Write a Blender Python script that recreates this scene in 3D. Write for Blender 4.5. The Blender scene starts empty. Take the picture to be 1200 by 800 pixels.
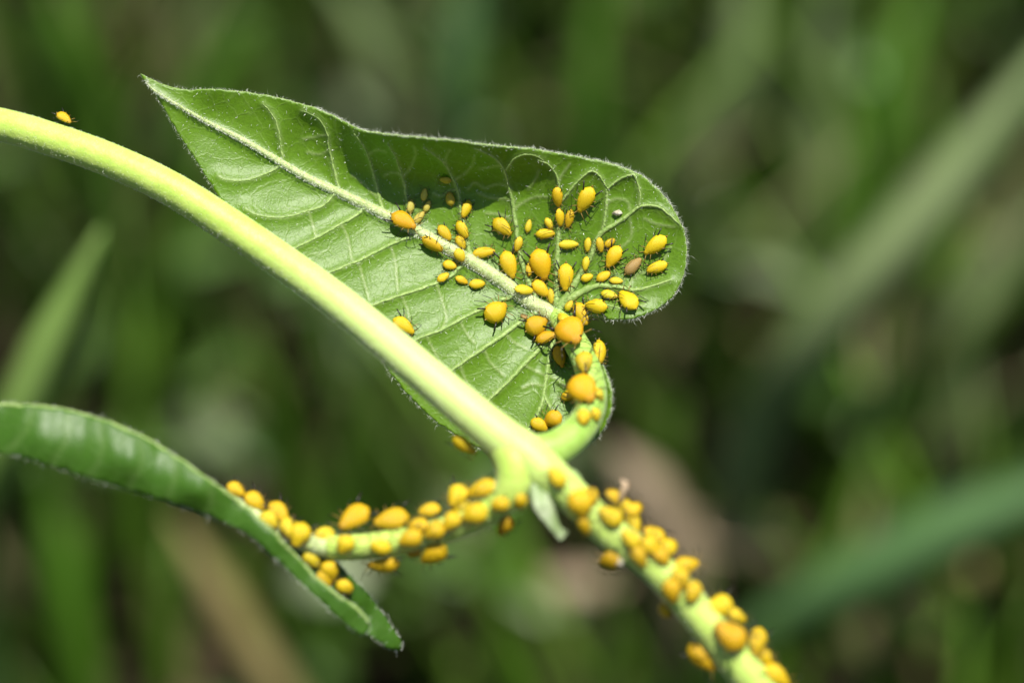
import bpy, math, random
import numpy as np
from mathutils import Vector, Matrix, geometry
from mathutils.bvhtree import BVHTree

random.seed(7)
rng = np.random.default_rng(7)
scene = bpy.context.scene
C = scene.collection
MM = 0.001

# ------------------------------------------------------------------ camera
ZF = 160.0                       # mm, lens to the plane of sharp focus
LENS, SENSOR = 85.0, 36.0
PITCH = math.radians(40.0)       # the camera looks down
CENTRE = Vector((0.0, 0.0, 0.155))
fwd = Vector((0, math.cos(PITCH), -math.sin(PITCH)))
cam_up = Vector((0, math.sin(PITCH), math.cos(PITCH)))
cam_right = Vector((1, 0, 0))
cam_loc = CENTRE - fwd * (ZF * MM)
cd = bpy.data.cameras.new('camera')
cam = bpy.data.objects.new('camera', cd)
C.objects.link(cam)
cam.location = cam_loc
cam.rotation_euler = (math.pi / 2 - PITCH, 0, 0)
cd.lens, cd.sensor_width = LENS, SENSOR
cd.clip_start, cd.clip_end = 0.005, 200.0
cd.dof.use_dof = True
cd.dof.focus_distance = ZF * MM
cd.dof.aperture_fstop = 10.2
scene.camera = cam
K = SENSOR / LENS * ZF / 1200.0  # mm per photo pixel in the plane of focus


def P(px, py, d=0.0):
    """photo pixel + millimetres in front of the focus plane -> world point"""
    z = ZF - d
    s = K * z / ZF
    return cam_loc + (cam_right * ((px - 600) * s) - cam_up * ((py - 400) * s) + fwd * z) * MM


def proj(w):
    v = w - cam_loc
    z = v.dot(fwd) / MM
    s = K * z / ZF
    return 600 + v.dot(cam_right) / MM / s, 400 - v.dot(cam_up) / MM / s, ZF - z


# ------------------------------------------------------------------ light
sun_c = Vector((0.15, 0.72, 0.68)).normalized()      # towards the sun, seen from the camera
to_sun = (cam_right * sun_c.x + cam_up * sun_c.y - fwd * sun_c.z).normalized()
w = bpy.data.worlds.new('World')
scene.world = w
w.use_nodes = True
nt = w.node_tree
sky = nt.nodes.new('ShaderNodeTexSky')
sky.sky_type = 'NISHITA'
sky.sun_disc = False
sky.sun_elevation = math.asin(to_sun.z)
sky.sun_rotation = math.atan2(to_sun.x, to_sun.y)
bg = nt.nodes['Background']
nt.links.new(sky.outputs[0], bg.inputs[0])
bg.inputs[1].default_value = 0.055
sl = bpy.data.lights.new('sun', 'SUN')
sl.energy = 4.6
sl.angle = math.radians(0.53)
sl.color = (1.0, 0.96, 0.88)
so = bpy.data.objects.new('sun', sl)
C.objects.link(so)
so.rotation_euler = to_sun.to_track_quat('Z', 'Y').to_euler()
so.location = (0, 0, 3)
vs = scene.view_settings
scene.display_settings.display_device = 'sRGB'
vs.view_transform = 'Standard'
vs.look = 'None'
vs.exposure = 0.65
vs.gamma = 1.0
vs.use_curve_mapping = False
scene.render.engine = 'CYCLES'
scene.cycles.use_denoising = True
scene.cycles.max_bounces = 8
scene.cycles.transparent_max_bounces = 8


# ------------------------------------------------------------------ materials
def N(nt, typ, **kw):
    n = nt.nodes.new(typ)
    for k, v in kw.items():
        setattr(n, k, v)
    return n


def ramp(nt, fac, stops):
    r = N(nt, 'ShaderNodeValToRGB')
    el = r.color_ramp.elements
    while len(el) < len(stops):
        el.new(0.5)
    for e, (p, c) in zip(el, stops):
        e.position = p
        e.color = (*c, 1)
    nt.links.new(fac, r.inputs[0])
    return r.outputs[0]


def noise(nt, scale, detail=3, rough=0.55, co=None):
    t = N(nt, 'ShaderNodeTexNoise')
    t.inputs['Scale'].default_value = scale
    t.inputs['Detail'].default_value = detail
    t.inputs['Roughness'].default_value = rough
    if co is None:
        co = N(nt, 'ShaderNodeTexCoord').outputs['Object']
    nt.links.new(co, t.inputs['Vector'])
    return t.outputs['Fac']


def mixc(nt, fac, a, b, mode='MIX'):
    m = N(nt, 'ShaderNodeMix', data_type='RGBA', blend_type=mode)
    for sock, v in ((m.inputs[0], fac), (m.inputs[6], a), (m.inputs[7], b)):
        if hasattr(v, 'is_output'):
            nt.links.new(v, sock)
        elif isinstance(v, (int, float)):
            sock.default_value = v
        else:
            sock.default_value = (*v, 1)
    return m.outputs[2]


def bump(nt, h, strength, dist, prev=None):
    b = N(nt, 'ShaderNodeBump')
    b.inputs['Strength'].default_value = strength
    b.inputs['Distance'].default_value = dist
    nt.links.new(h, b.inputs['Height'])
    if prev is not None:
        nt.links.new(prev, b.inputs['Normal'])
    return b.outputs['Normal']


def new_mat(name):
    m = bpy.data.materials.new(name)
    m.use_nodes = True
    nt = m.node_tree
    return m, nt, nt.nodes['Principled BSDF'], nt.nodes['Material Output']


def add_translucent(nt, p, out, col, fac, normal=None):
    t = N(nt, 'ShaderNodeBsdfTranslucent')
    if hasattr(col, 'is_output'):
        nt.links.new(col, t.inputs[0])
    else:
        t.inputs[0].default_value = (*col, 1)
    if normal is not None:
        nt.links.new(normal, t.inputs['Normal'])
    mx = N(nt, 'ShaderNodeMixShader')
    mx.inputs[0].default_value = fac
    nt.links.new(p.outputs[0], mx.inputs[1])
    nt.links.new(t.outputs[0], mx.inputs[2])
    nt.links.new(mx.outputs[0], out.inputs[0])


M = {}


def leaf_material(name, ca, cb, net, pale_vein, rough, transl, tfac):
    m, nt, p, out = new_mat(name)
    big = noise(nt, 220, 3)
    fine = noise(nt, 5200, 3, 0.7)
    base = mixc(nt, big, ca, cb)
    # fine net of the smallest veins
    co = N(nt, 'ShaderNodeTexCoord').outputs['Object']
    wob = N(nt, 'ShaderNodeTexNoise')
    wob.inputs['Scale'].default_value = 900
    nt.links.new(co, wob.inputs['Vector'])
    mp = N(nt, 'ShaderNodeVectorMath', operation='MULTIPLY_ADD')
    nt.links.new(wob.outputs['Color'], mp.inputs[0])
    mp.inputs[1].default_value = (0.0007, 0.0007, 0.0007)
    nt.links.new(co, mp.inputs[2])
    hs = []
    for sc_, wd in ((620, 0.055), (1700, 0.07)):
        v = N(nt, 'ShaderNodeTexVoronoi', feature='DISTANCE_TO_EDGE')
        v.inputs['Scale'].default_value = sc_
        nt.links.new(mp.outputs[0], v.inputs['Vector'])
        mr = N(nt, 'ShaderNodeMapRange', interpolation_type='SMOOTHSTEP')
        nt.links.new(v.outputs['Distance'], mr.inputs[0])
        mr.inputs[1].default_value = 0.0
        mr.inputs[2].default_value = wd
        mr.inputs[3].default_value = 1.0
        mr.inputs[4].default_value = 0.0
        hs.append(mr.outputs[0])
    nf = N(nt, 'ShaderNodeMath', operation='MULTIPLY')
    nt.links.new(hs[0], nf.inputs[0])
    nf.inputs[1].default_value = net
    c1 = mixc(nt, nf.outputs[0], base, pale_vein)
    nf2 = N(nt, 'ShaderNodeMath', operation='MULTIPLY')
    nt.links.new(hs[1], nf2.inputs[0])
    nf2.inputs[1].default_value = net * 0.35
    c2 = mixc(nt, nf2.outputs[0], c1, pale_vein)
    at = N(nt, 'ShaderNodeAttribute', attribute_name='vein')
    c3 = mixc(nt, at.outputs['Fac'], c2, pale_vein)
    spk = N(nt, 'ShaderNodeMapRange')
    nt.links.new(fine, spk.inputs[0])
    spk.inputs[1].default_value = 0.3
    spk.inputs[2].default_value = 0.7
    spk.inputs[3].default_value = 0.86
    spk.inputs[4].default_value = 1.16
    c4 = mixc(nt, 1.0, c3, spk.outputs[0], 'MULTIPLY')
    nt.links.new(c4, p.inputs['Base Color'])
    p.inputs['Roughness'].default_value = rough
    p.inputs['Specular IOR Level'].default_value = 0.58
    b1 = bump(nt, hs[0], 0.14, 0.00010)
    b2 = bump(nt, hs[1], 0.14, 0.00005, b1)
    b3 = bump(nt, fine, 0.55, 0.00005, b2)
    nt.links.new(b3, p.inputs['Normal'])
    tc = mixc(nt, 0.5, c4, transl)
    add_translucent(nt, p, out, tc, tfac)
    M[name] = m


leaf_material('leaf_underside', (0.125, 0.265, 0.004), (0.160, 0.310, 0.009), 0.14, (0.37, 0.48, 0.17), 0.42, (0.22, 0.52, 0.006), 0.38)
leaf_material('leaf_dull', (0.046, 0.140, 0.004), (0.070, 0.178, 0.010), 0.12, (0.19, 0.30, 0.08), 0.45, (0.14, 0.36, 0.015), 0.3)


def simple(name, ca, cb, scale, rough=0.5, spec=0.5, sss=0.0, sss_r=(0.5, 0.3, 0.1), sss_s=0.0005, bmp=None, sheen=0.0, coat=0.0,
           transl=None, tf=0.0, island=0.0, detail=3, dry=None):
    m, nt, p, out = new_mat(name)
    f = noise(nt, scale, detail)
    c = ramp(nt, f, [(0.3, ca), (0.7, cb)])
    if island:
        g = N(nt, 'ShaderNodeNewGeometry')
        h = N(nt, 'ShaderNodeHueSaturation')
        mr = N(nt, 'ShaderNodeMapRange')
        nt.links.new(g.outputs['Random Per Island'], mr.inputs[0])
        mr.inputs[3].default_value = 1 - island
        mr.inputs[4].default_value = 1 + island
        nt.links.new(mr.outputs[0], h.inputs['Value'])
        nt.links.new(c, h.inputs['Color'])
        c = h.outputs[0]
        if dry is not None:
            rr = N(nt, 'ShaderNodeMath', operation='MULTIPLY')
            nt.links.new(g.outputs['Random Per Island'], rr.inputs[0])
            rr.inputs[1].default_value = 37.7
            fr = N(nt, 'ShaderNodeMath', operation='FRACT')
            nt.links.new(rr.outputs[0], fr.inputs[0])
            gt = N(nt, 'ShaderNodeMath', operation='GREATER_THAN')
            nt.links.new(fr.outputs[0], gt.inputs[0])
            gt.inputs[1].default_value = dry[0]
            c = mixc(nt, gt.outputs[0], c, dry[1])
    nt.links.new(c, p.inputs['Base Color'])
    p.inputs['Roughness'].default_value = rough
    p.inputs['Specular IOR Level'].default_value = spec
    if sss:
        p.inputs['Subsurface Weight'].default_value = sss
        p.inputs['Subsurface Radius'].default_value = sss_r
        p.inputs['Subsurface Scale'].default_value = sss_s
    if sheen:
        p.inputs['Sheen Weight'].default_value = sheen
        p.inputs['Sheen Roughness'].default_value = 0.5
    if coat:
        p.inputs['Coat Weight'].default_value = coat
        p.inputs['Coat Roughness'].default_value = 0.25
    if bmp:
        nt.links.new(bump(nt, noise(nt, bmp[0], 3, 0.6), bmp[1], bmp[2]), p.inputs['Normal'])
    if tf:
        add_translucent(nt, p, out, transl, tf)
    M[name] = m
    return m


simple('stem', (0.43, 0.62, 0.085), (0.54, 0.70, 0.14), 900, 0.52, 0.5, sss=0.25, sss_r=(0.6, 0.8, 0.2), sss_s=0.0006, bmp=(2000, 0.6, 0.0001), sheen=0.25)
def painted_highlight(name, attr, col):
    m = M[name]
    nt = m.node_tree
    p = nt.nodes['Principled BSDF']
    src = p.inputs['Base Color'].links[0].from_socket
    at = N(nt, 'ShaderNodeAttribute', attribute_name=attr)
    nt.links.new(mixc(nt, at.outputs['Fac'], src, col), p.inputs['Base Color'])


painted_highlight('stem', 'painted_highlight', (0.63, 0.79, 0.27))  # burnt-out highlight by the node, painted into the stem's base colour
simple('petiole', (0.27, 0.47, 0.055), (0.37, 0.55, 0.11), 900, 0.5, 0.5, sss=0.25, sss_r=(0.6, 0.8, 0.2), sss_s=0.0006, bmp=(2600, 0.4, 0.00008), sheen=0.2)
simple('vein', (0.15, 0.275, 0.035), (0.34, 0.45, 0.14), 4500, 0.5, 0.5, bmp=(5000, 0.9, 0.0001), sheen=0.1)
simple('midrib', (0.36, 0.47, 0.13), (0.55, 0.62, 0.30), 2200, 0.5, 0.5, sss=0.1, bmp=(3800, 0.8, 0.0001), sheen=0.3)
simple('hair', (0.72, 0.76, 0.62), (0.82, 0.84, 0.74), 500, 0.3, 0.6)
simple('stipule', (0.24, 0.36, 0.12), (0.50, 0.56, 0.36), 700, 0.45, 0.5, bmp=(3000, 0.4, 0.0001), transl=(0.4, 0.55, 0.2), tf=0.2)
aph_cols = {
    'yellow': ((0.62, 0.43, 0.006), (0.70, 0.50, 0.012)),
    'orange': ((0.62, 0.365, 0.004), (0.70, 0.43, 0.007)),
    'lemon': ((0.61, 0.475, 0.012), (0.69, 0.54, 0.025)),
    'pale': ((0.44, 0.39, 0.05), (0.52, 0.46, 0.08)),
    'olive': ((0.38, 0.33, 0.02), (0.46, 0.39, 0.03)),
    'amber': ((0.54, 0.345, 0.005), (0.62, 0.41, 0.008)),
    'brown': ((0.36, 0.25, 0.07), (0.46, 0.32, 0.10)),
}
for k, (a, b) in aph_cols.items():
    simple('aphid_' + k, a, b, 1600, 0.36, 0.35, sss=0.15, sss_r=(0.4, 0.3, 0.05), sss_s=0.0002, bmp=(2600, 0.45, 0.00006))
for k in aph_cols:
    nt = M['aphid_' + k].node_tree
    p = nt.nodes['Principled BSDF']
    src = p.inputs['Base Color'].links[0].from_socket
    oi = N(nt, 'ShaderNodeObjectInfo')
    hs_ = N(nt, 'ShaderNodeHueSaturation')
    for sock, lo_, hi_, mul in (('Value', 0.86, 1.06, 1.0), ('Hue', 0.488, 0.506, 7.3)):
        fr = N(nt, 'ShaderNodeMath', operation='MULTIPLY')
        nt.links.new(oi.outputs['Random'], fr.inputs[0])
        fr.inputs[1].default_value = mul
        f2_ = N(nt, 'ShaderNodeMath', operation='FRACT')
        nt.links.new(fr.outputs[0], f2_.inputs[0])
        mr = N(nt, 'ShaderNodeMapRange')
        nt.links.new(f2_.outputs[0], mr.inputs[0])
        mr.inputs[3].default_value, mr.inputs[4].default_value = lo_, hi_
        nt.links.new(mr.outputs[0], hs_.inputs[sock])
    nt.links.new(src, hs_.inputs['Color'])
    sx = N(nt, 'ShaderNodeSeparateXYZ')               # browner head, faint dusky band behind it
    nt.links.new(N(nt, 'ShaderNodeTexCoord').outputs['Object'], sx.inputs[0])
    hd = N(nt, 'ShaderNodeMapRange', interpolation_type='SMOOTHSTEP')
    nt.links.new(sx.outputs[0], hd.inputs[0])
    hd.inputs[1].default_value, hd.inputs[2].default_value = 0.26, 0.47
    hd.inputs[3].default_value, hd.inputs[4].default_value = 0.0, 0.5 if k in ('orange', 'amber') else 0.22
    nt.links.new(mixc(nt, hd.outputs[0], hs_.outputs[0], (0.36, 0.17, 0.02)), p.inputs['Base Color'])
simple('chitin_black', (0.010, 0.008, 0.006), (0.022, 0.016, 0.010), 3000, 0.4, 0.5)
simple('aphid_limb', (0.30, 0.20, 0.03), (0.14, 0.085, 0.02), 2500, 0.45, 0.4)
simple('debris_white', (0.34, 0.30, 0.20), (0.66, 0.62, 0.50), 3000, 0.6, 0.3, bmp=(4000, 0.6, 0.0001))
simple('debris_tan', (0.42, 0.28, 0.15), (0.58, 0.44, 0.30), 3000, 0.6, 0.3, bmp=(4000, 0.6, 0.0001))
simple('soil', (0.016, 0.013, 0.008), (0.042, 0.032, 0.018), 60, 0.95, 0.1, bmp=(300, 0.8, 0.004), detail=6)
simple('grass', (0.052, 0.135, 0.006), (0.12, 0.215, 0.022), 40, 0.45, 0.4, transl=(0.12, 0.29, 0.01), tf=0.28, island=0.6, dry=(0.87, (0.27, 0.25, 0.12)))
simple('grass_fresh', (0.22, 0.38, 0.065), (0.31, 0.47, 0.12), 60, 0.45, 0.5, transl=(0.12, 0.30, 0.03), tf=0.25)
simple('grass_mid', (0.062, 0.165, 0.008), (0.10, 0.22, 0.02), 60, 0.5, 0.3, transl=(0.10, 0.28, 0.02), tf=0.25)
simple('grass_grey', (0.17, 0.24, 0.085), (0.24, 0.31, 0.13), 60, 0.5, 0.3, transl=(0.12, 0.22, 0.05), tf=0.2)
simple('grass_blue', (0.07, 0.16, 0.045), (0.11, 0.21, 0.07), 60, 0.4, 0.5, transl=(0.06, 0.18, 0.03), tf=0.2)
simple('straw', (0.23, 0.19, 0.065), (0.34, 0.28, 0.12), 80, 0.6, 0.3, transl=(0.4, 0.3, 0.12), tf=0.15)
simple('dead_leaf', (0.22, 0.165, 0.10), (0.36, 0.28, 0.185), 60, 0.7, 0.25, bmp=(400, 0.5, 0.001))
simple('litter', (0.05, 0.037, 0.018), (0.14, 0.10, 0.05), 50, 0.8, 0.2, island=0.5)
simple('herb', (0.065, 0.15, 0.03), (0.13, 0.23, 0.05), 80, 0.4, 0.5, transl=(0.1, 0.25, 0.03), tf=0.25, island=0.4, dry=(0.7, (0.26, 0.32, 0.17)))


# ------------------------------------------------------------------ helpers
def mk(name, verts, faces, mat, parent=None, origin=None, smooth=True, attrs=None, collect=None):
    """verts in world metres; the object's origin is `origin` (or its parent's world place)"""
    o0 = origin if origin is not None else (parent['_o'] if parent is not None and '_o' in parent else (0, 0, 0))
    o0 = np.array(o0, dtype=float)
    v = np.asarray([tuple(q) for q in verts], dtype=float) if not isinstance(verts, np.ndarray) else verts
    me = bpy.data.meshes.new(name)
    me.from_pydata((v - o0).tolist(), [], faces if isinstance(faces, list) else faces.tolist())
    if smooth:
        me.polygons.foreach_set('use_smooth', [True] * len(me.polygons))
    if attrs:
        for k, a in attrs.items():
            at = me.attributes.new(k, 'FLOAT', 'POINT')
            at.data.foreach_set('value', np.asarray(a, dtype=np.float32))
    for mm in (mat if isinstance(mat, (list, tuple)) else [mat]):
        me.materials.append(M[mm] if isinstance(mm, str) else mm)
    me.update()
    o = bpy.data.objects.new(name, me)
    C.objects.link(o)
    if parent is None:
        o.location = tuple(o0)
    else:
        o.parent = parent
    if collect is not None:
        collect.append((v, faces if isinstance(faces, list) else faces.tolist()))
    return o


ORIG = {}


class Root:
    pass


def empty(name, loc):
    e = bpy.data.objects.new(name, None)
    e.empty_display_size = 0.002
    C.objects.link(e)
    e.location = loc
    return e


def tag(o, label, cat, group=None, kind=None):
    if label:
        o['label'] = label
    if cat:
        o['category'] = cat
    if group:
        o['group'] = group
    if kind:
        o['kind'] = kind
    return o


def catmull(pts, n):
    """pts: (m,k) array of control values -> smooth (n,k)"""
    p = np.asarray(pts, dtype=float)
    p = np.vstack([2 * p[0] - p[1], p, 2 * p[-1] - p[-2]])
    seg = np.linalg.norm(np.diff(p[1:-1, :2], axis=0), axis=1)
    cum = np.concatenate([[0], np.cumsum(seg)])
    out = []
    for s in np.linspace(0, cum[-1], n):
        i = min(np.searchsorted(cum, s, side='right') - 1, len(seg) - 1)
        t = (s - cum[i]) / max(seg[i], 1e-9)
        a, b, c, d = p[i], p[i + 1], p[i + 2], p[i + 3]
        out.append(0.5 * ((2 * b) + (-a + c) * t + (2 * a - 5 * b + 4 * c - d) * t * t + (-a + 3 * b - 3 * c + d) * t ** 3))
    return np.array(out)


def tube(pts, radii, seg=12, lump=0.0, flat=None):
    """world points (m) + radii (m) -> verts, faces (capped)"""
    pts = [Vector(p) for p in pts]
    verts, faces = [], []
    n = len(pts)
    t0 = (pts[1] - pts[0]).normalized()
    ref = Vector((0, 0, 1)) if abs(t0.z) < 0.9 else Vector((1, 0, 0))
    u = t0.cross(ref).normalized()
    for i in range(n):
        t = (pts[min(i + 1, n - 1)] - pts[max(i - 1, 0)]).normalized()
        u = (u - t * u.dot(t)).normalized()
        vv = t.cross(u)
        for j in range(seg):
            a = 2 * math.pi * j / seg
            r = radii[i] * (1 + lump * random.uniform(-1, 1))
            verts.append(pts[i] + u * (math.cos(a) * r) + vv * (math.sin(a) * r))
    for i in range(n - 1):
        for j in range(seg):
            a, b = i * seg + j, i * seg + (j + 1) % seg
            faces.append((a, b, b + seg, a + seg))
    verts.append(pts[0]); verts.append(pts[-1])
    for j in range(seg):
        faces.append(((j + 1) % seg, j, len(verts) - 2))
        faces.append(((n - 1) * seg + j, (n - 1) * seg + (j + 1) % seg, len(verts) - 1))
    return verts, faces


def px_tube(ctrl, n, seg=16, lump=0.0):
    """ctrl rows: px, py, d(mm), radius(px)"""
    c = catmull(ctrl, n)
    pts = [P(*r[:3]) for r in c]
    rad = [max(r[3], 0.15) * K * (ZF - r[2]) / ZF * MM for r in c]
    return tube(pts, rad, seg, lump)


def tps(ctrl):
    """thin plate spline through (px,py)->d"""
    c = np.asarray(ctrl, dtype=float)
    xy = c[:, :2] / 100.0
    n = len(c)
    r = np.linalg.norm(xy[:, None] - xy[None], axis=2)
    Kk = np.where(r > 0, r * r * np.log(r + 1e-12), 0) + np.eye(n) * 0.01
    Pm = np.hstack([np.ones((n, 1)), xy])
    A = np.zeros((n + 3, n + 3))
    A[:n, :n], A[:n, n:], A[n:, :n] = Kk, Pm, Pm.T
    sol = np.linalg.solve(A, np.concatenate([c[:, 2], np.zeros(3)]))

    def f(q):
        q = np.atleast_2d(np.asarray(q, dtype=float))[:, :2] / 100.0
        rr = np.linalg.norm(q[:, None] - xy[None], axis=2)
        return np.where(rr > 0, rr * rr * np.log(rr + 1e-12), 0) @ sol[:n] + sol[n] + q @ sol[n + 1:]
    return f


def in_poly(pts, poly):
    x, y = pts[:, 0], pts[:, 1]
    inside = np.zeros(len(pts), bool)
    j = len(poly) - 1
    for i in range(len(poly)):
        xi, yi = poly[i]
        xj, yj = poly[j]
        cond = ((yi > y) != (yj > y)) & (x < (xj - xi) * (y - yi) / (yj - yi + 1e-12) + xi)
        inside ^= cond
        j = i
    return inside


def poly_dist(q, lines):
    """distance of points q (n,2) to a list of polylines"""
    best = np.full(len(q), 1e9)
    for L in lines:
        for a, b in zip(L[:-1], L[1:]):
            ab = b - a
            t = np.clip(((q - a) @ ab) / max(ab @ ab, 1e-9), 0, 1)
            best = np.minimum(best, np.linalg.norm(q - (a + t[:, None] * ab), axis=1))
    return best


def PA(px, py, d):
    """vectorised P"""
    z = ZF - d
    s = K * z / ZF
    L, R, U, F = (np.array(v) for v in (cam_loc, cam_right, cam_up, fwd))
    return L + (R * ((px - 600) * s)[:, None] - U * ((py - 400) * s)[:, None] + F * z[:, None]) * MM


def sheet(outline, depth, spacing, thick, relief=None, nb=None, wav=0.0):
    """a leaf blade: a filled outline bent to `depth`, with thickness. returns verts, faces, px coords, boundary"""
    o = np.asarray(outline, dtype=float)
    per = np.linalg.norm(np.diff(np.vstack([o, o[:1]]), axis=0), axis=1).sum()
    n = nb or int(per / spacing)
    ring = catmull(np.vstack([o, o[:1]]), n + 1)[:-1]
    # small irregularity of the margin
    if wav:
        cen = ring.mean(axis=0)
        ph = rng.uniform(0, 6.28, 6)
        s = np.linspace(0, 2 * np.pi, n, endpoint=False)
        wv = sum(math.sin(1) * np.sin(s * k + p_) for k, p_ in zip((23, 41, 67, 90, 131, 173), ph)) * wav / 3
        tg = np.roll(ring, -1, 0) - np.roll(ring, 1, 0)
        nm = np.stack([tg[:, 1], -tg[:, 0]], 1)
        nm /= np.linalg.norm(nm, axis=1)[:, None] + 1e-9
        ring = ring + nm * wv[:, None]
    lo, hi = ring.min(0), ring.max(0)
    gx, gy = np.meshgrid(np.arange(lo[0], hi[0], spacing), np.arange(lo[1], hi[1], spacing * 0.866))
    gx = gx + (np.arange(gx.shape[0]) % 2)[:, None] * spacing * 0.5
    g = np.stack([gx.ravel(), gy.ravel()], 1) + rng.uniform(-0.2, 0.2, (gx.size, 2)) * spacing
    g = g[in_poly(g, ring)]
    closed = np.vstack([ring, ring[:1]])
    g = g[poly_dist(g, [closed]) > spacing * 0.5]
    allp = np.vstack([ring, g])
    vs2, es, fs, ov, oe, of = geometry.delaunay_2d_cdt([Vector(p) for p in allp], [(i, (i + 1) % n) for i in range(n)], [list(range(n))], 1, 1e-5)
    q = np.array([tuple(v) for v in vs2])
    d = depth(q)
    extra = relief(q) if relief is not None else 0
    d = d + extra
    F = [tuple(f) for f in fs]
    a0 = q[F[0][0]]; a1 = q[F[0][1]]; a2 = q[F[0][2]]
    cr = (a1[0] - a0[0]) * (a2[1] - a0[1]) - (a1[1] - a0[1]) * (a2[0] - a0[0])
    if cr > 0:                       # image y points down: front must face the camera
        F = [f[::-1] for f in F]
    front = PA(q[:, 0], q[:, 1], d)
    back = PA(q[:, 0], q[:, 1], d - thick)
    m = len(q)
    faces = F + [tuple(i + m for i in f[::-1]) for f in F]
    cnt = {}
    for f in F:
        for i in range(3):
            cnt[(f[i], f[(i + 1) % 3])] = 1
    bd = [e for e in cnt if (e[1], e[0]) not in cnt]
    faces += [(b, a, a + m, b + m) for a, b in bd]
    return np.vstack([front, back]), faces, q, ring


def hairs(bases, dirs, lengths, rad, curl=0.3):
    """many tapered bent hairs in one mesh"""
    V, Fc = [], []
    for b, d, L in zip(bases, dirs, lengths):
        d = Vector(d).normalized()
        s = d.orthogonal().normalized()
        ang = random.uniform(0, 6.28)
        s = (Matrix.Rotation(ang, 3, d) @ s)
        t = d.cross(s)
        b = Vector(b)
        bend = s * (L * curl * random.uniform(0.2, 1.0))
        k = len(V)
        for f, r in ((0, 1.0), (0.5, 0.75)):
            c = b + d * (L * f) + bend * (f * f)
            for j in range(3):
                a = 2.0944 * j
                V.append(c + (s * math.cos(a) + t * math.sin(a)) * rad * r)
        V.append(b + d * L * 0.95 + bend)
        for j in range(3):
            j2 = (j + 1) % 3
            Fc.append((k + j, k + j2, k + 3 + j2, k + 3 + j))
            Fc.append((k + 3 + j, k + 3 + j2, k + 6))
    return V, Fc


# ------------------------------------------------------------------ ground
def ray_ground(px, py, h=0.0):
    d = (P(px, py, 0) - cam_loc).normalized()
    t = (h - cam_loc.z) / d.z
    return cam_loc + d * t


def gz(x, y):
    return 0.006 * math.sin(x * 17 + 1.3) * math.cos(y * 13) + 0.003 * math.sin(x * 41 + y * 37)


gn = 90
gv, gf = [], []
ax = np.concatenate([-np.geomspace(30, 0.45, 12), np.linspace(-0.42, 0.42, gn), np.geomspace(0.45, 30, 12)])
for yy in ax:
    for xx in ax:
        fade = max(0.0, 1 - max(abs(xx), abs(yy)) / 2.0)
        gv.append((xx, yy + 0.15, gz(xx, yy) * fade))
na = len(ax)
for i in range(na - 1):
    for j in range(na - 1):
        a = i * na + j
        gf.append((a, a + 1, a + na + 1, a + na))
ground = mk('ground', gv, gf, 'soil')
tag(ground, None, None, kind='structure')

# ------------------------------------------------------------------ the plant
root_base = Vector((-0.105, 0.035, 0.0))
vine = empty('milkweed_vine', root_base)
tag(vine, 'pale green climbing stem with heart-shaped leaves crowded with yellow aphids', 'plant')
RB = tuple(root_base)
solid = []          # (verts, faces) of everything an aphid can sit on

# main stem: rises from the soil out of frame, comes in from the upper side, passes the node and runs on
stem_c = [(-160, 128, -5.0, 18.5), (-80, 132, -3.2, 19), (0, 146, -1.6, 19.5), (60, 163, -0.8, 19.8), (130, 188, 0.0, 20), (200, 221, 0.7, 20.4), (270, 265, 1.5, 20.8),
          (340, 313, 2.7, 21), (400, 357, 4.0, 21.3), (450, 398, 5.1, 21.8), (500, 440, 6.2, 22.4), (550, 482, 7.1, 23.6),
          (588, 513, 7.6, 25), (615, 533, 8.0, 27), (640, 555, 8.4, 25), (670, 580, 8.6, 21), (711, 620, 8.8, 20), (768, 664, 9.0, 20.5),
          (825, 726, 9.2, 21.5), (869, 781, 9.4, 22), (920, 845, 9.0, 21), (1000, 930, 7.5, 18), (1080, 980, 5.0, 13), (1140, 990, 3.0, 8), (1180, 985, 2, 3)]
cs = catmull(stem_c, 170)
low = [Vector((root_base.x, root_base.y, -0.004)), Vector((root_base.x + .001, root_base.y, 0.02)), Vector((root_base.x - .002, root_base.y - 0.004, 0.05)),
       Vector((root_base.x - .001, root_base.y - 0.003, 0.09)), Vector((root_base.x + .006, root_base.y, 0.125))]
first = P(*cs[0][:3])
lowp = catmull([tuple(p) for p in low] + [tuple(first + Vector((-0.012, 0.002, 0.006))), tuple(first)], 60)
pts = [Vector(p) for p in lowp[:-1]] + [P(*r[:3]) for r in cs]
rad = [0.00135 - 0.00037 * i / 59 for i in range(59)] + [r[3] * K * (ZF - r[2]) / ZF * MM for r in cs]
sv, sf = tube(pts, rad, 28, 0.006)
hl = [0.0] * 59 + [float(np.interp(i, *zip(*[(k, b) for k, b in zip(range(0, 171, 10), np.interp([cs[min(k, 169)][0] for k in range(0, 171, 10)], [290, 440, 570, 620, 660], [0, .8, .8, .3, .1]))]))) for i in range(170)]  # how strongly the highlight is painted along the stem
hl = [b for b in hl for _ in range(28)] + [0, 0]
main_stem = mk('main_stem', sv, sf, 'stem', vine, RB, attrs={'painted_highlight': hl}, collect=solid)

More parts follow.
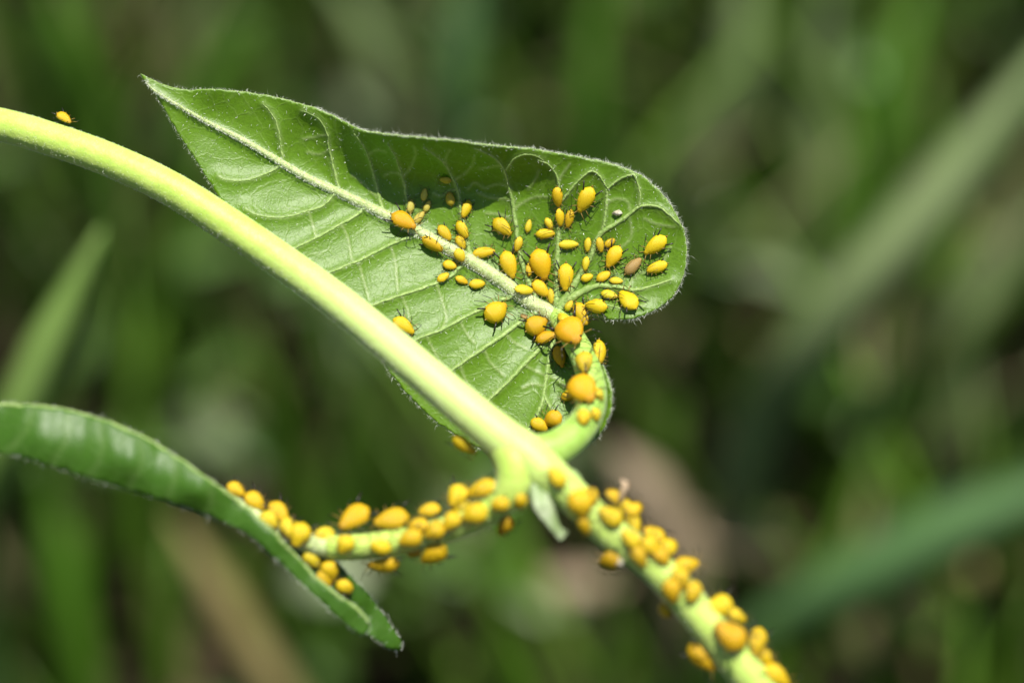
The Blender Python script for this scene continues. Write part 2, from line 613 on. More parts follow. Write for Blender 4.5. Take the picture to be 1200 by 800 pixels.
# petiole of the big leaf, bending forward to the node
pet1 = [(622, 352, -2.0, 3), (642, 363, -1.5, 8), (662, 383, -0.3, 13.5), (678, 407, 1.0, 15), (690, 436, 2.6, 16), (694, 465, 4.2, 17.5), (684, 496, 5.8, 19), (660, 520, 7.0, 21), (634, 530, 7.6, 22), (608, 524, 7.4, 19)]
v, f = px_tube(pet1, 60, 20, 0.012)
petiole1 = mk('petiole', v, f, 'petiole', vine, RB, collect=solid)
pet2 = [(572, 500, 6.9, 17), (592, 520, 7.6, 23.5), (604, 541, 8.1, 26), (604, 562, 8.4, 24), (593, 582, 8.3, 20), (570, 600, 8.0, 17), (535, 616, 7.7, 16), (500, 627, 7.4, 15.5), (460, 635, 7.2, 15), (420, 640, 7.0, 14.5), (385, 641, 6.7, 14)]
v, f = px_tube(pet2, 70, 20, 0.012)
petiole2 = mk('petiole', v, f, 'stem', vine, RB, collect=solid)

# ---- big leaf, underside towards us
out1 = [(165, 87), (185, 97), (208, 104), (228, 106), (250, 105), (285, 108), (320, 114), (360, 124), (390, 136), (415, 149), (440, 156), (475, 160), (520, 164),
        (570, 170), (620, 175), (660, 181), (700, 189), (728, 196), (752, 207), (772, 224), (788, 244), (799, 266), (804, 290), (802, 316), (794, 338), (780, 354),
        (762, 366), (740, 373), (718, 374), (704, 369), (690, 368), (679, 373), (676, 384), (684, 398), (697, 415), (709, 434), (716, 455), (715, 482), (706, 503), (692, 519), (676, 531), (655, 538),
        (630, 539), (605, 536), (580, 528), (556, 522), (531, 507), (505, 488), (483, 467), (461, 441), (440, 412), (400, 374), (360, 336), (320, 298), (290, 269),
        (262, 237), (243, 208), (222, 176), (205, 149), (185, 115)]
dep1 = tps([(165, 87, 0.6), (240, 141, 0.0), (330, 193, -0.6), (420, 238, -1.0), (500, 277, -1.2), (560, 311, -1.2), (610, 345, -1.1), (655, 372, -0.9),
            (250, 105, 0.7), (320, 114, 0.35), (360, 124, 0.6), (390, 136, 0.9), (415, 149, 1.6), (440, 156, 2.2), (475, 160, 2.6), (520, 164, 2.7), (570, 170, 2.3), (620, 175, 1.4), (660, 181, 0.7), (700, 189, 0.25),
            (752, 207, 0.2), (788, 244, 0.2), (804, 290, 0.3), (794, 338, 0.5), (762, 366, 0.7), (718, 374, 0.6), (684, 378, -0.2),
            (320, 150, -0.1), (390, 175, -0.4), (440, 195, -0.7), (500, 205, -0.9), (560, 215, -1.0), (520, 245, -1.2), (620, 225, -0.8), (680, 230, -0.5), (600, 270, -1.25), (680, 290, -1.1), (740, 290, -0.5), (740, 335, -0.3),
            (205, 149, 0.6), (262, 237, 0.6), (320, 298, 1.0), (400, 374, 1.2), (465, 437, 1.3), (535, 503, 1.3), (605, 536, 1.5), (655, 538, 1.7), (700, 510, 2.6), (716, 465, 2.9), (706, 430, 2.0),
            (300, 225, 0.1), (400, 300, 0.2), (480, 350, 0.3), (560, 400, 0.4), (620, 430, 0.2), (640, 480, 0.8), (680, 470, 1.1), (660, 430, 0.2), (560, 470, 1.0)])
midrib_px = np.array([(172, 95), (182, 107), (237, 140), (290, 167), (354, 205), (398, 226), (456, 254), (495, 274), (530, 294), (560, 311), (590, 331), (612, 348), (634, 361), (655, 374)], float)
vein_px = {  # px, py control points and base/tip radius (px)
    'U1': ([(333, 192), (331, 183), (325, 147), (316, 130), (308, 122)], 1.5, .5), 'U2': ([(398, 225), (394, 209), (386, 176), (383, 156), (372, 138), (354, 130)], 1.8, .5),
    'U3': ([(449, 248), (445, 234), (439, 208), (430, 179), (415, 156)], 2.4, .9), 'U4': ([(482, 266), (477, 234), (472, 208), (464, 185), (455, 169)], 2.6, .9),
    'U5': ([(552, 305), (546, 275), (540, 247), (538, 232), (532, 212), (522, 193), (510, 182), (497, 173)], 3.2, 1.0),
    'U6': ([(632, 357), (619, 330), (609, 297), (604, 260), (600, 235), (593, 207), (587, 193), (575, 182), (556, 174)], 3.8, 1.0),
    'U6b': ([(593, 199), (603, 186), (615, 181), (626, 182), (637, 188)], 1.3, .7),
    'U7': ([(651, 362), (652, 330), (653, 300), (654, 283), (655, 245), (654, 213), (645, 195), (630, 187)], 4.2, 1.0),
    'U7b': ([(655, 240), (665, 228), (675, 215), (692, 201), (703, 207), (711, 220)], 1.6, 1.0),
    'U9': ([(654, 364), (680, 322), (692, 300), (703, 275), (723, 262), (737, 252), (750, 242), (770, 242), (782, 250), (796, 263)], 4.6, .9),
    'U8': ([(706, 272), (709, 255), (711, 235), (711, 222)], 1.8, 1.6), 'U10': ([(711, 222), (722, 213), (735, 206), (743, 206), (748, 217), (750, 230), (749, 242)], 1.7, 1.0),
    'U11': ([(652, 366), (670, 349), (685, 341), (700, 335), (722, 336), (745, 340), (769, 334), (786, 328)], 5.6, 1.0),
    'U12': ([(690, 352), (712, 358), (735, 362), (755, 357)], 1.6, .8),
    'L1': ([(330, 193), (318, 201), (290, 211), (267, 211), (256, 207)], 1.4, .5), 'L2': ([(394, 226), (380, 240), (366, 246), (331, 255), (302, 252), (288, 245)], 1.7, .5),
    'L3': ([(428, 243), (415, 254), (392, 267), (354, 287), (328, 297), (312, 292)], 2.2, .9), 'L4': ([(494, 275), (477, 279), (457, 287), (440, 296), (415, 308), (390, 318), (362, 330)], 2.6, 1.0),
    'L5': ([(546, 305), (530, 322), (515, 330), (500, 336), (470, 346), (440, 356), (400, 370)], 2.6, 1.0), 'L6': ([(603, 346), (585, 353), (567, 361), (542, 373), (517, 387), (497, 394), (462, 412)], 3.0, 1.2),
    'L7': ([(634, 364), (615, 374), (593, 390), (567, 408), (538, 428), (505, 452)], 3.2, 1.3), 'L8': ([(654, 382), (641, 402), (630, 411), (614, 427), (598, 445), (580, 462), (552, 490)], 3.4, 1.3),
    'L9': ([(656, 384), (648, 402), (643, 424), (640, 445), (636, 468), (629, 487), (612, 515)], 3.2, 1.3), 'L10': ([(637, 462), (645, 478), (655, 492), (662, 512)], 1.6, 1.0),
}
minor = [[(472, 208), (481, 196), (487, 181), (485, 172)], [(532, 212), (545, 203), (554, 193), (556, 182)], [(538, 222), (526, 224), (517, 230), (508, 226)], [(600, 222), (588, 216), (575, 218), (568, 221), (556, 214), (548, 222)],
         [(604, 236), (590, 233), (575, 232), (560, 226)], [(586, 194), (575, 196), (562, 198)], [(472, 206), (461, 202), (450, 206)], [(522, 193), (523, 183), (527, 176)], [(430, 182), (441, 176), (452, 178)],
         [(386, 176), (374, 181), (360, 178)], [(384, 158), (372, 160), (355, 163)], [(654, 214), (660, 203), (668, 192)], [(641, 231), (628, 231), (615, 236), (604, 244)], [(619, 222), (626, 212), (632, 200)],
         [(711, 238), (722, 233), (735, 236), (738, 246)], [(700, 285), (712, 292), (728, 290), (740, 276), (738, 256)], [(755, 256), (768, 262), (790, 266)], [(735, 338), (745, 322), (760, 318), (775, 310), (785, 290)],
         [(440, 230), (425, 214), (412, 205)], [(600, 258), (588, 252), (570, 250)],
         [(593, 391), (604, 402), (617, 408)], [(614, 427), (626, 434), (640, 440)], [(567, 408), (575, 425), (590, 440)], [(538, 372), (545, 388), (556, 402)], [(517, 386), (523, 372), (518, 352), (512, 334)],
         [(500, 394), (508, 410), (520, 432)], [(470, 346), (478, 364), (480, 388)], [(457, 287), (463, 305), (466, 340)], [(636, 452), (624, 450), (612, 455)], [(641, 440), (652, 444), (662, 452)], [(540, 430), (546, 446), (560, 462)],
         [(420, 306), (426, 328), (432, 350)], [(400, 263), (408, 280), (412, 304)], [(362, 248), (366, 262), (370, 276)]]
main_lines = [np.array(catmull(c, 30))[:, :2] for c, _, _ in vein_px.values()] + [catmull(midrib_px, 60)]
minor_lines = [catmull(c, 14) for c in minor]
ph = rng.uniform(0, 6.28, 12)


def relief1(q):
    dm = poly_dist(q, main_lines)
    dn = poly_dist(q, minor_lines)
    h = 0.11 * np.exp(-(dm / 4.5) ** 2) + 0.05 * np.exp(-(dn / 2.0) ** 2) - 0.11 * np.clip(dm / 16, 0, 1) ** 1.2
    for i in range(6):
        a = ph[i]
        h += 0.012 * np.sin((q[:, 0] * math.cos(a) + q[:, 1] * math.sin(a)) / (7 + 3 * i) + ph[i + 6])
    return h


lv, lf, lq, ring1 = sheet(out1, dep1, 2.3, 0.20, relief1, wav=0.8)
dm = poly_dist(lq, main_lines)
dn = poly_dist(lq, minor_lines)
va = np.clip(0.45 * np.exp(-(dm / 3.0) ** 2) + 0.8 * np.exp(-(dn / 1.4) ** 2), 0, 1)
leaf1 = mk('leaf', lv, lf, 'leaf_underside', vine, RB, attrs={'vein': np.concatenate([va, va])}, collect=solid)
leaf1['label'] = 'heart-shaped leaf, pale veined underside turned to view'


def surf1(q):
    q = np.atleast_2d(np.asarray(q, float))
    return dep1(q) + relief1(q)


def normals_of(fn, q, e=1.5):
    a = PA(q[:, 0] + e, q[:, 1], fn(q + [e, 0])) - PA(q[:, 0] - e, q[:, 1], fn(q - [e, 0]))
    b = PA(q[:, 0], q[:, 1] + e, fn(q + [0, e])) - PA(q[:, 0], q[:, 1] - e, fn(q - [0, e]))
    n = np.cross(b, a)
    n /= np.linalg.norm(n, axis=1)[:, None]
    s = np.sign(n @ np.array(-fwd))
    return n * s[:, None]


# midrib and side veins
mc = catmull(midrib_px, 90)
md = surf1(mc)
tt = np.linspace(0, 1, 90)
mr_ = np.interp(tt, [0, .08, .3, .5, .75, .9, 1], [1.0, 1.7, 3.6, 5.2, 7.2, 8.4, 9.5])
v, f = tube([P(a, b, c - 0.022 * r) for (a, b), c, r in zip(mc, md, mr_)], [r * K * MM * 1.06 for r in mr_], 16, 0.07)
mk('midrib', v, f, 'midrib', leaf1, RB, collect=solid)
for k_, (c, r0, r1) in vein_px.items():
    n = 34
    cc = catmull(c, n)
    cc[:, :2] += rng.normal(0, 0.25, (n, 2))
    dd = surf1(cc)
    rr = np.linspace(r0, r1, n)
    v, f = tube([P(a, b, c2 - 0.024 * r) for (a, b), c2, r in zip(cc[:, :2], dd, rr)], [r * K * MM * rng.uniform(.85, 1.15) for r in rr], 8, 0.14)
    mk('side_vein', v, f, 'vein', leaf1, RB)
# rolled pale margin
rq = np.vstack([ring1, ring1[:1]])
rd = surf1(rq)
vis = np.array([0.5 + 0.8 * math.exp(-((a - 540) / 190) ** 2) * (b < 230) + 0.3 * (a > 690) for a, b in rq])
v, f = tube([P(a, b, c - 0.08) for (a, b), c in zip(rq[::2], rd[::2])], [max(0.6, x) * K * MM for x in vis[::2]], 7, 0.15)
mk('leaf_margin', v, f, 'vein', leaf1, RB)

# hairs of the big leaf
B, D, L = [], [], []
tg = np.roll(ring1, -2, 0) - np.roll(ring1, 2, 0)
nm2 = np.stack([-tg[:, 1], tg[:, 0]], 1)
nm2 /= np.linalg.norm(nm2, axis=1)[:, None]
test = in_poly(ring1 + nm2 * 3, ring1)
nm2[test] *= -1
rdep = surf1(ring1)
for i in range(len(ring1)):
    x, y = ring1[i]
    top = (y < 240 and x > 370)
    right = x > 690
    cnt = 7 if top else (4 if right else 2)
    if x < 300:
        cnt = 2
    for _ in range(cnt):
        a, b = ring1[i] + rng.uniform(-1.5, 1.5, 2)
        B.append(P(a, b, rdep[i] - rng.uniform(-0.05, 0.2)))
        o = nm2[i]
        tdir = np.array([-o[1], o[0]])
        oo = o * rng.uniform(0.3, 1.2) + tdir * rng.normal(0, 0.7)
        D.append(cam_right * oo[0] - cam_up * oo[1] - fwd * rng.uniform(-0.5, 0.8))
        L.append(rng.uniform(0.07, 0.29) * MM * (1.15 if right else 1.0) * (rng.uniform(1.5, 2.6) if rng.random() < 0.06 else 1))
v, f = hairs(B, D, L, 0.0085 * MM, 1.0)
h_ = mk('leaf_hair', v, f, 'hair', leaf1, RB, smooth=False)
h_['kind'] = 'stuff'
B, D, L = [], [], []
cand = rng.uniform([165, 88], [806, 540], (26000, 2))
cand = cand[in_poly(cand, ring1)]
dmc = poly_dist(cand, main_lines)
keep = rng.random(len(cand)) < np.where(dmc < 5, 0.5, 0.15)
cand = cand[keep]
nn = normals_of(surf1, cand)
cdp = surf1(cand)
for q, n, dd in zip(cand, nn, cdp):
    t = rng.normal(0, 0.9, 3)
    B.append(P(q[0], q[1], dd))
    D.append(Vector(n) * 0.7 + Vector(t))
    L.append(rng.uniform(0.08, 0.26) * MM)
mi = rng.integers(0, 90, 3600)
for i in mi:
    ang = rng.uniform(-1.5, 1.5)
    tgt = mc[min(i + 1, 89)] - mc[max(i - 1, 0)]
    tgt /= np.linalg.norm(tgt)
    side = np.array([-tgt[1], tgt[0]]) * math.sin(ang)
    q = mc[i] + side * mr_[i] + tgt * rng.uniform(-3, 3)
    B.append(P(q[0], q[1], md[i] + mr_[i] * K * (math.cos(ang) * 0.9 + 0.2)))
    D.append(cam_right * side[0] - cam_up * side[1] - fwd * math.cos(ang) + Vector(rng.normal(0, 0.5, 3)))
    L.append(rng.uniform(0.06, 0.2) * MM)
ok = [i for i in range(len(D)) if D[i].dot(-fwd) > -0.2]
v, f = hairs([B[i] for i in ok], [D[i] for i in ok], [L[i] for i in ok], 0.0105 * MM, 0.6)
h_ = mk('leaf_hair', v, f, 'hair', leaf1, RB, smooth=False)
h_['kind'] = 'stuff'

# short fuzz on the stem and petioles
B, D, L = [], [], []
svn = np.array([tuple(p) for p in sv])
for _ in range(9000):
    i = random.randrange(58, len(pts) - 30)
    a = random.uniform(0, 6.283)
    t = (pts[min(i + 1, len(pts) - 1)] - pts[i - 1]).normalized()
    u = t.orthogonal().normalized()
    dvec = (u * math.cos(a) + t.cross(u) * math.sin(a))
    if dvec.dot(-fwd) < -0.45:
        continue
    B.append(pts[i] + t * random.uniform(-.0002, .0002) + dvec * rad[i] * 0.985)
    D.append(dvec + t * random.uniform(-.6, .6))
    L.append(random.uniform(0.06, 0.14) * MM)
v, f = hairs(B, D, L, 0.010 * MM, 0.5)
h_ = mk('stem_hair', v, f, 'hair', main_stem, RB, smooth=False)
h_['kind'] = 'stuff'

# ---- second leaf, folded along its midrib, seen nearly edge on
near_o = [(-120, 474), (-60, 471), (0, 474), (45, 476), (90, 483), (140, 500), (190, 525), (235, 556), (280, 588), (318, 622), (350, 655), (378, 684), (402, 702), (420, 714), (431, 728), (430, 741),
          (418, 741), (395, 722), (368, 697), (330, 661), (287, 625), (225, 597), (150, 574), (75, 551), (25, 536), (-60, 520), (-120, 512)]
near_d = tps([(-120, 474, 6.8), (0, 474, 7.2), (90, 483, 7.4), (190, 525, 7.6), (280, 588, 7.6), (350, 655, 7.4), (402, 702, 7.0), (431, 728, 6.4),
              (-120, 512, 7.2), (0, 532, 7.6), (75, 551, 7.9), (150, 574, 8.0), (225, 597, 7.9), (287, 625, 7.9), (330, 661, 7.9), (395, 722, 6.9),
              (50, 515, 8.5), (150, 540, 8.9), (230, 578, 8.8), (300, 620, 8.4)])
near_veins = [catmull(c, 12) for c in ([(10, 527), (30, 505), (38, 482)], [(60, 545), (78, 515), (80, 485)], [(105, 560), (120, 530), (118, 498)], [(150, 572), (165, 545), (165, 516)], [(195, 586), (205, 562), (205, 538)], [(240, 603), (248, 585), (245, 566)])]


def near_rel(q):
    return 0.045 * np.sin(poly_dist(q, near_veins) / 6.0)


v1, f1, q1, nring = sheet(near_o, near_d, 4.5, 0.22, near_rel, wav=1.0)
far_o = [(-120, 488), (0, 490), (80, 497), (150, 520), (220, 558), (280, 596), (335, 632), (370, 646), (396, 659), (411, 675), (430, 694), (447, 716), (459, 734), (470, 751), (468, 762), (455, 759), (437, 747),
         (415, 735), (392, 716), (366, 692), (330, 658), (287, 620), (225, 592), (150, 569), (75, 546), (25, 532), (-60, 514), (-120, 506)]
far_d = tps([(-120, 488, 4.5), (80, 497, 5.0), (220, 558, 5.4), (335, 632, 6.2), (396, 659, 6.4), (430, 694, 5.8), (459, 734, 5.0), (470, 757, 4.4), (437, 747, 5.4), (392, 716, 6.2), (330, 658, 6.2), (225, 592, 6.4), (75, 546, 6.3), (-120, 506, 5.8), (420, 710, 5.7), (440, 728, 5.1)])


def far_rel(q):
    return 0.10 * np.sin(q[:, 0] / 6.0) * np.cos(q[:, 1] / 8.0)


v2, f2, q2, fring = sheet(far_o, far_d, 4.5, 0.2, far_rel, wav=1.0)
leaf2 = mk('leaf', np.vstack([v1, v2]), f1 + [tuple(i + len(v1) for i in ff) for ff in f2], 'leaf_dull', vine, RB,
           attrs={'vein': np.concatenate([np.tile(0.28 * np.exp(-(poly_dist(q1, near_veins) / 4) ** 2), 2), np.zeros(len(v2))])}, collect=solid)
leaf2['label'] = 'leaf folded along its midrib, seen nearly edge on'
mid2 = [(392, 643, 6.6, 13), (350, 632, 6.4, 12), (312, 613, 6.2, 10), (272, 586, 6.0, 8), (220, 560, 5.6, 6), (120, 522, 5.2, 4), (-60, 498, 4.6, 2)]
v, f = px_tube(mid2, 50, 14, 0.03)
mk('midrib', v, f, 'midrib', leaf2, RB, collect=solid)
nrd = near_d(nring)
sel = [i for i in range(len(nring)) if nring[i][1] < np.interp(nring[i][0], [-120, 0, 150, 287, 430], [494, 505, 545, 610, 736])]
pl = sorted(sel, key=lambda i: nring[i][0] + nring[i][1])
v, f = tube([P(nring[i][0], nring[i][1] + 0.5, nrd[i] - 0.1) for i in pl[::2]], [2.3 * K * MM] * len(pl[::2]), 8, 0.12)
mk('leaf_margin', v, f, 'vein', leaf2, RB)
B, D, L = [], [], []
for rr_, fn in ((nring, near_d), (fring, far_d)):
    dd = fn(rr_)
    for i in range(len(rr_)):
        for _ in range(4):
            a, b = rr_[i] + rng.uniform(-2, 2, 2)
            B.append(P(a, b, dd[i] - rng.uniform(0, 0.2)))
            D.append(Vector(rng.normal(0, 1, 3)) + cam_up * 0.8)
            L.append(rng.uniform(0.15, 0.4) * MM)
v, f = hairs(B, D, L, 0.011 * MM, 0.6)
h_ = mk('leaf_hair', v, f, 'hair', leaf2, RB, smooth=False)
h_['kind'] = 'stuff'

# ---- small pale young leaves at the node
bo = [(621, 556), (629, 556), (638, 568), (647, 588), (653, 604), (657, 617), (666, 622), (662, 628), (656, 633), (650, 626), (641, 615), (630, 602), (622, 585)]
bd = tps([(625, 556, 9.0), (621, 585, 9.6), (647, 588, 9.4), (636, 590, 10.1), (657, 620, 9.6), (652, 628, 9.8), (630, 602, 10.0), (664, 624, 9.2)])
v, f, q_, r_ = sheet(bo, bd, 2.5, 0.3, lambda q: 0.08 * np.sin(q[:, 0] / 3), wav=0.6)
b1 = mk('young_leaf', v, f, 'stipule', vine, RB, collect=solid)
b1['label'] = 'small pale young leaf hanging at the node'
bo = [(664, 552), (672, 549), (680, 556), (685, 568), (682, 575), (674, 566)]
v, f, q_, r_ = sheet(bo, tps([(664, 552, 8.6), (680, 556, 8.2), (685, 570, 8.2), (674, 566, 9.0)]), 2.5, 0.25)
mk('young_leaf', v, f, 'stipule', vine, RB)

# ------------------------------------------------------------------ aphids
bv, bf = [], []
for v_, f_ in solid:
    off = len(bv)
    bv += [tuple(q) for q in v_]
    bf += [tuple(i + off for i in ff) for ff in f_]
bvh = BVHTree.FromPolygons(bv, bf)


def aphid_body(name, prof, grooves, mat, seed):
    """unit length body along +X (head), width 1 (scaled later), Z up"""
    rs = random.Random(seed)
    T = [p[0] for p in prof]
    Rr = [p[1] for p in prof]
    V, Fc = [], []
    n, sg = 30, 20
    asym = rs.uniform(-.04, .04)
    ts = [0.5 - 0.5 * math.cos(math.pi * i / n) for i in range(n + 1)]
    for t in ts[1:-1]:
        r = float(np.interp(t, T, Rr)) * 0.5
        # smooth the interpolated profile a little
        r = 0.5 * r + 0.25 * 0.5 * (float(np.interp(max(t - .04, 0), T, Rr)) + float(np.interp(min(t + .04, 1), T, Rr)))
        g = 1 - grooves * 0.04 * (0.5 + 0.5 * math.cos(t * 2 * math.pi * 9)) * (0.25 < t < 0.95)
        arch = 0.06 * math.sin(math.pi * t)
        for j in range(sg):
            a = 2 * math.pi * j / sg
            y = math.cos(a) * r * (1 + asym * math.sin(a))
            z = math.sin(a) * r * (0.68 if math.sin(a) > 0 else 0.48)
            dim = 1 - 0.04 * math.exp(-((abs(math.cos(a)) - 0.72) / 0.12) ** 2) * (math.sin(a) > 0)
            V.append((0.5 - t, y * g * dim, z * g * dim + arch))
    V.append((0.5, 0, 0.0)); V.append((-0.5, 0, 0.0))
    m = n - 1
    for i in range(m - 1):
        for j in range(sg):
            a, b = i * sg + j, i * sg + (j + 1) % sg
            Fc.append((a, b, b + sg, a + sg))
    for j in range(sg):
        Fc.append(((j + 1) % sg, j, len(V) - 2))
        Fc.append(((m - 1) * sg + j, (m - 1) * sg + (j + 1) % sg, len(V) - 1))
    me = bpy.data.meshes.new(name)
    me.from_pydata(V, [], Fc)
    me.polygons.foreach_set('use_smooth', [True] * len(me.polygons))
    me.materials.append(M[mat])
    return me


ADULT = [(0, 0), (.015, .25), (.05, .38), (.10, .44), (.14, .46), (.18, .55), (.26, .70), (.36, .84), (.48, .95), (.60, 1.0), (.72, .98), (.81, .89), (.86, .78), (.91, .60), (.95, .38), (.98, .22), (1, 0)]
NYMPH = [(0, 0), (.02, .28), (.06, .45), (.12, .56), (.18, .64), (.28, .80), (.42, .95), (.55, 1.0), (.68, .98), (.80, .88), (.89, .68), (.95, .45), (.985, .2), (1, 0)]
ROUND = [(0, 0), (.015, .22), (.05, .34), (.10, .40), (.14, .43), (.20, .58), (.32, .82), (.45, .96), (.58, 1.0), (.72, .98), (.84, .86), (.92, .64), (.97, .36), (.99, .2), (1, 0)]
bodies = {}
for shape, prof, gr in (('adult', ADULT, 1.0), ('nymph', NYMPH, 0.8), ('round', ROUND, 1.2)):
    for col in aph_cols:
        bodies[shape, col] = aphid_body('aphid_body', prof, gr, 'aphid_' + col, hash((shape, col)) % 1000 if False else len(bodies))


def small_mesh(name, parts, mats):
    """parts: list of (points, radii, material index)"""
    V, Fc, Mi = [], [], []
    for p, r, mi_ in parts:
        v_, f_ = tube([Vector(q) for q in p], r, 6)
        off = len(V)
        V += [tuple(q) for q in v_]
        Fc += [tuple(i + off for i in ff) for ff in f_]
        Mi += [mi_] * len(f_)
    me = bpy.data.meshes.new(name)
    me.from_pydata(V, [], Fc)
    me.polygons.foreach_set('use_smooth', [True] * len(Fc))
    for mm in mats:
        me.materials.append(M[mm])
    me.polygons.foreach_set('material_index', Mi)
    return me


LIMB = ('aphid_limb', 'chitin_black')
limbs = []     # a few sets of limb meshes; y is in units of body length, roots sit inside the body
for sset in range(5):
    rs = random.Random(sset + 40)
    S = {}
    for sd in (-1, 1):
        for li, (x0, xk, xf, reach) in enumerate(((0.26, 0.40, 0.52, 0.50), (0.16, 0.12, 0.08, 0.56), (0.06, -0.16, -0.40, 0.58))):
            j = [rs.uniform(-.07, .07) for _ in range(4)]
            k_ = (xk + j[0], sd * (0.36 + j[1] * .5), 0.12 + j[2] * .4)
            f_ = (xf + j[3], sd * (reach + j[1]), -0.13)
            md_ = tuple(0.5 * (a + b) for a, b in zip(k_, f_))
            S['leg', sd, li] = small_mesh('leg', [([(x0, sd * 0.10, 0.0), k_], [.016, .014], 0), ([k_, md_], [.014, .011], 1), ([md_, f_], [.011, .009], 1)], LIMB)
        e1 = (0.66 + rs.uniform(-.05, .05), sd * (0.20 + rs.uniform(-.05, .08)), 0.10)
        e2 = (0.62 + rs.uniform(-.25, .2), sd * (0.46 + rs.uniform(-.1, .12)), 0.07)
        if sset >= 3:          # antennae folded back over the body
            e1 = (0.50, sd * 0.20, 0.20)
            e2 = (-0.02 + rs.uniform(-.1, .1), sd * (0.16 + rs.uniform(-.06, .1)), 0.33)
        S['antenna', sd] = small_mesh('antenna', [([(0.46, sd * 0.06, 0.03), e1], [.014, .011], 0), ([e1, e2], [.012, .007], 1)], LIMB)
        for big in (0, 1):
            ln = 0.27 if big else 0.12
            dx = rs.uniform(-.03, .03)
            S['tube', sd, big] = small_mesh('tail_tube', [([(-0.30, sd * 0.24, 0.08), (-0.36, sd * 0.275, 0.13), (-0.36 - ln * 0.80 + dx, sd * (0.28 + ln * 0.40), 0.15)], [.032, .030, .022], 0)], ('chitin_black',))
        S['eye', sd] = small_mesh('eye', [([(0.385, sd * 0.09, 0.05), (0.39, sd * 0.115, 0.06), (0.395, sd * 0.135, 0.065), (0.397, sd * 0.142, 0.065)], [.012, .028, .026, .008], 0)], ('chitin_black',))
    S['cauda'] = small_mesh('tail', [([(-0.46, 0, 0.0), (-0.54, 0, 0.02), (-0.575, 0, 0.04)], [.04, .03, .012], 0)], ('aphid_limb',))
    limbs.append(S)


def sub(name, me, parent, scale=None):
    o = bpy.data.objects.new(name, me)
    C.objects.link(o)
    o.parent = parent
    if scale:
        o.scale = scale
    return o


n_aphid = 0


def aphid(px, py, ln, wd, ang, shape, col, label, group=None, detail=2, sink=0.0, tilt=0.0, force=None):
    """pixel centre, length and width in px, head direction (deg, 0 = right, 90 = up in the picture)"""
    global n_aphid
    sc_ = None
    tx, ty = px, py
    h = None
    for it in range(4):
        ray = (P(tx, ty, 0) - cam_loc).normalized()
        loc, nor, idx, dist = bvh.ray_cast(cam_loc, ray)
        if loc is None:
            best = None
            for dz in np.arange(-2.5, 11, 0.25):
                q = P(px, py, dz)
                l2, n2, i2, d2 = bvh.find_nearest(q)
                if best is None or d2 < best[0]:
                    best = (d2, q, l2)
            d2, q, l2 = best
            hh = wd * 0.5 * K * MM * 0.6
            nor = (q - l2).normalized()
            nor = (nor - fwd * 0.8).normalized()
            loc = q - nor * min(hh, d2 + 0.00012)
            break
        if nor.dot(-fwd) < 0:
            nor = -nor
        hh = wd * 0.5 * K * MM * 0.6
        cx, cy, _ = proj(loc + nor * hh)
        ex, ey = px - cx, py - cy
        if it == 3 or abs(ex) + abs(ey) < 0.7:
            break
        tx, ty = tx + ex * 0.7, ty + ey * 0.7
    d = proj(loc)[2]
    if d > 2.2:                       # on the round stems: sit a little towards the open side
        nor = (nor - fwd * 0.5).normalized()
        ln, wd = ln * 1.06, wd * 1.10
    if force:
        loc = P(px, py, force[0])
        nor = (cam_right * force[1] + cam_up * force[2] - fwd * force[3]).normalized()
        d = force[0]
    s = K * (ZF - d) / ZF * MM
    th = math.radians(ang)
    e = cam_right * math.cos(th) + cam_up * math.sin(th)
    nv = fwd.dot(nor)
    lam = -(e.dot(nor)) / nv if abs(nv) > 0.05 else 0
    lam = max(-0.8, min(0.8, lam))
    t = e + fwd * lam
    x = (t - nor * t.dot(nor)).normalized()
    y = nor.cross(x)
    fs = max(0.75, x.dot(e))
    Ls = ln * s / fs
    Rm = Matrix((x, y, nor)).transposed().to_4x4()
    if tilt:
        Rm = Rm @ Matrix.Rotation(math.radians(tilt), 4, 'Y')
    rt = empty('aphid', loc)
    W = wd / ln
    half = 0.5 * W * 0.55                 # under-body depth in body lengths
    rt.matrix_world = Matrix.Translation(loc + nor * (half * Ls * (0.85 - sink))) @ Rm @ Matrix.Scale(Ls, 4)
    tag(rt, label, 'aphid', group)
    sub('body', bodies[shape, col], rt, (1, W, W))
    S = limbs[n_aphid % 5]
    n_aphid += 1
    wy = max(0.8, W / 0.62)
    if detail >= 1:
        big = 1 if (shape != 'nymph') else 0
        if not (shape == 'nymph' and col in ('pale', 'olive')):
            for sd in (-1, 1):
                sub('tail_tube', S['tube', sd, big], rt, (1, wy, wy))
        for sd in (-1, 1):
            for li in range(3):
                sub('leg', S['leg', sd, li], rt, (1, wy, 1))
            sub('antenna', S['antenna', sd], rt)
    if detail >= 2:
        for sd in (-1, 1):
            sub('eye', S['eye', sd], rt, (1, wy, wy))
        sub('tail', S['cauda'], rt)
    return rt


A, NY, RO = 'adult', 'nymph', 'round'
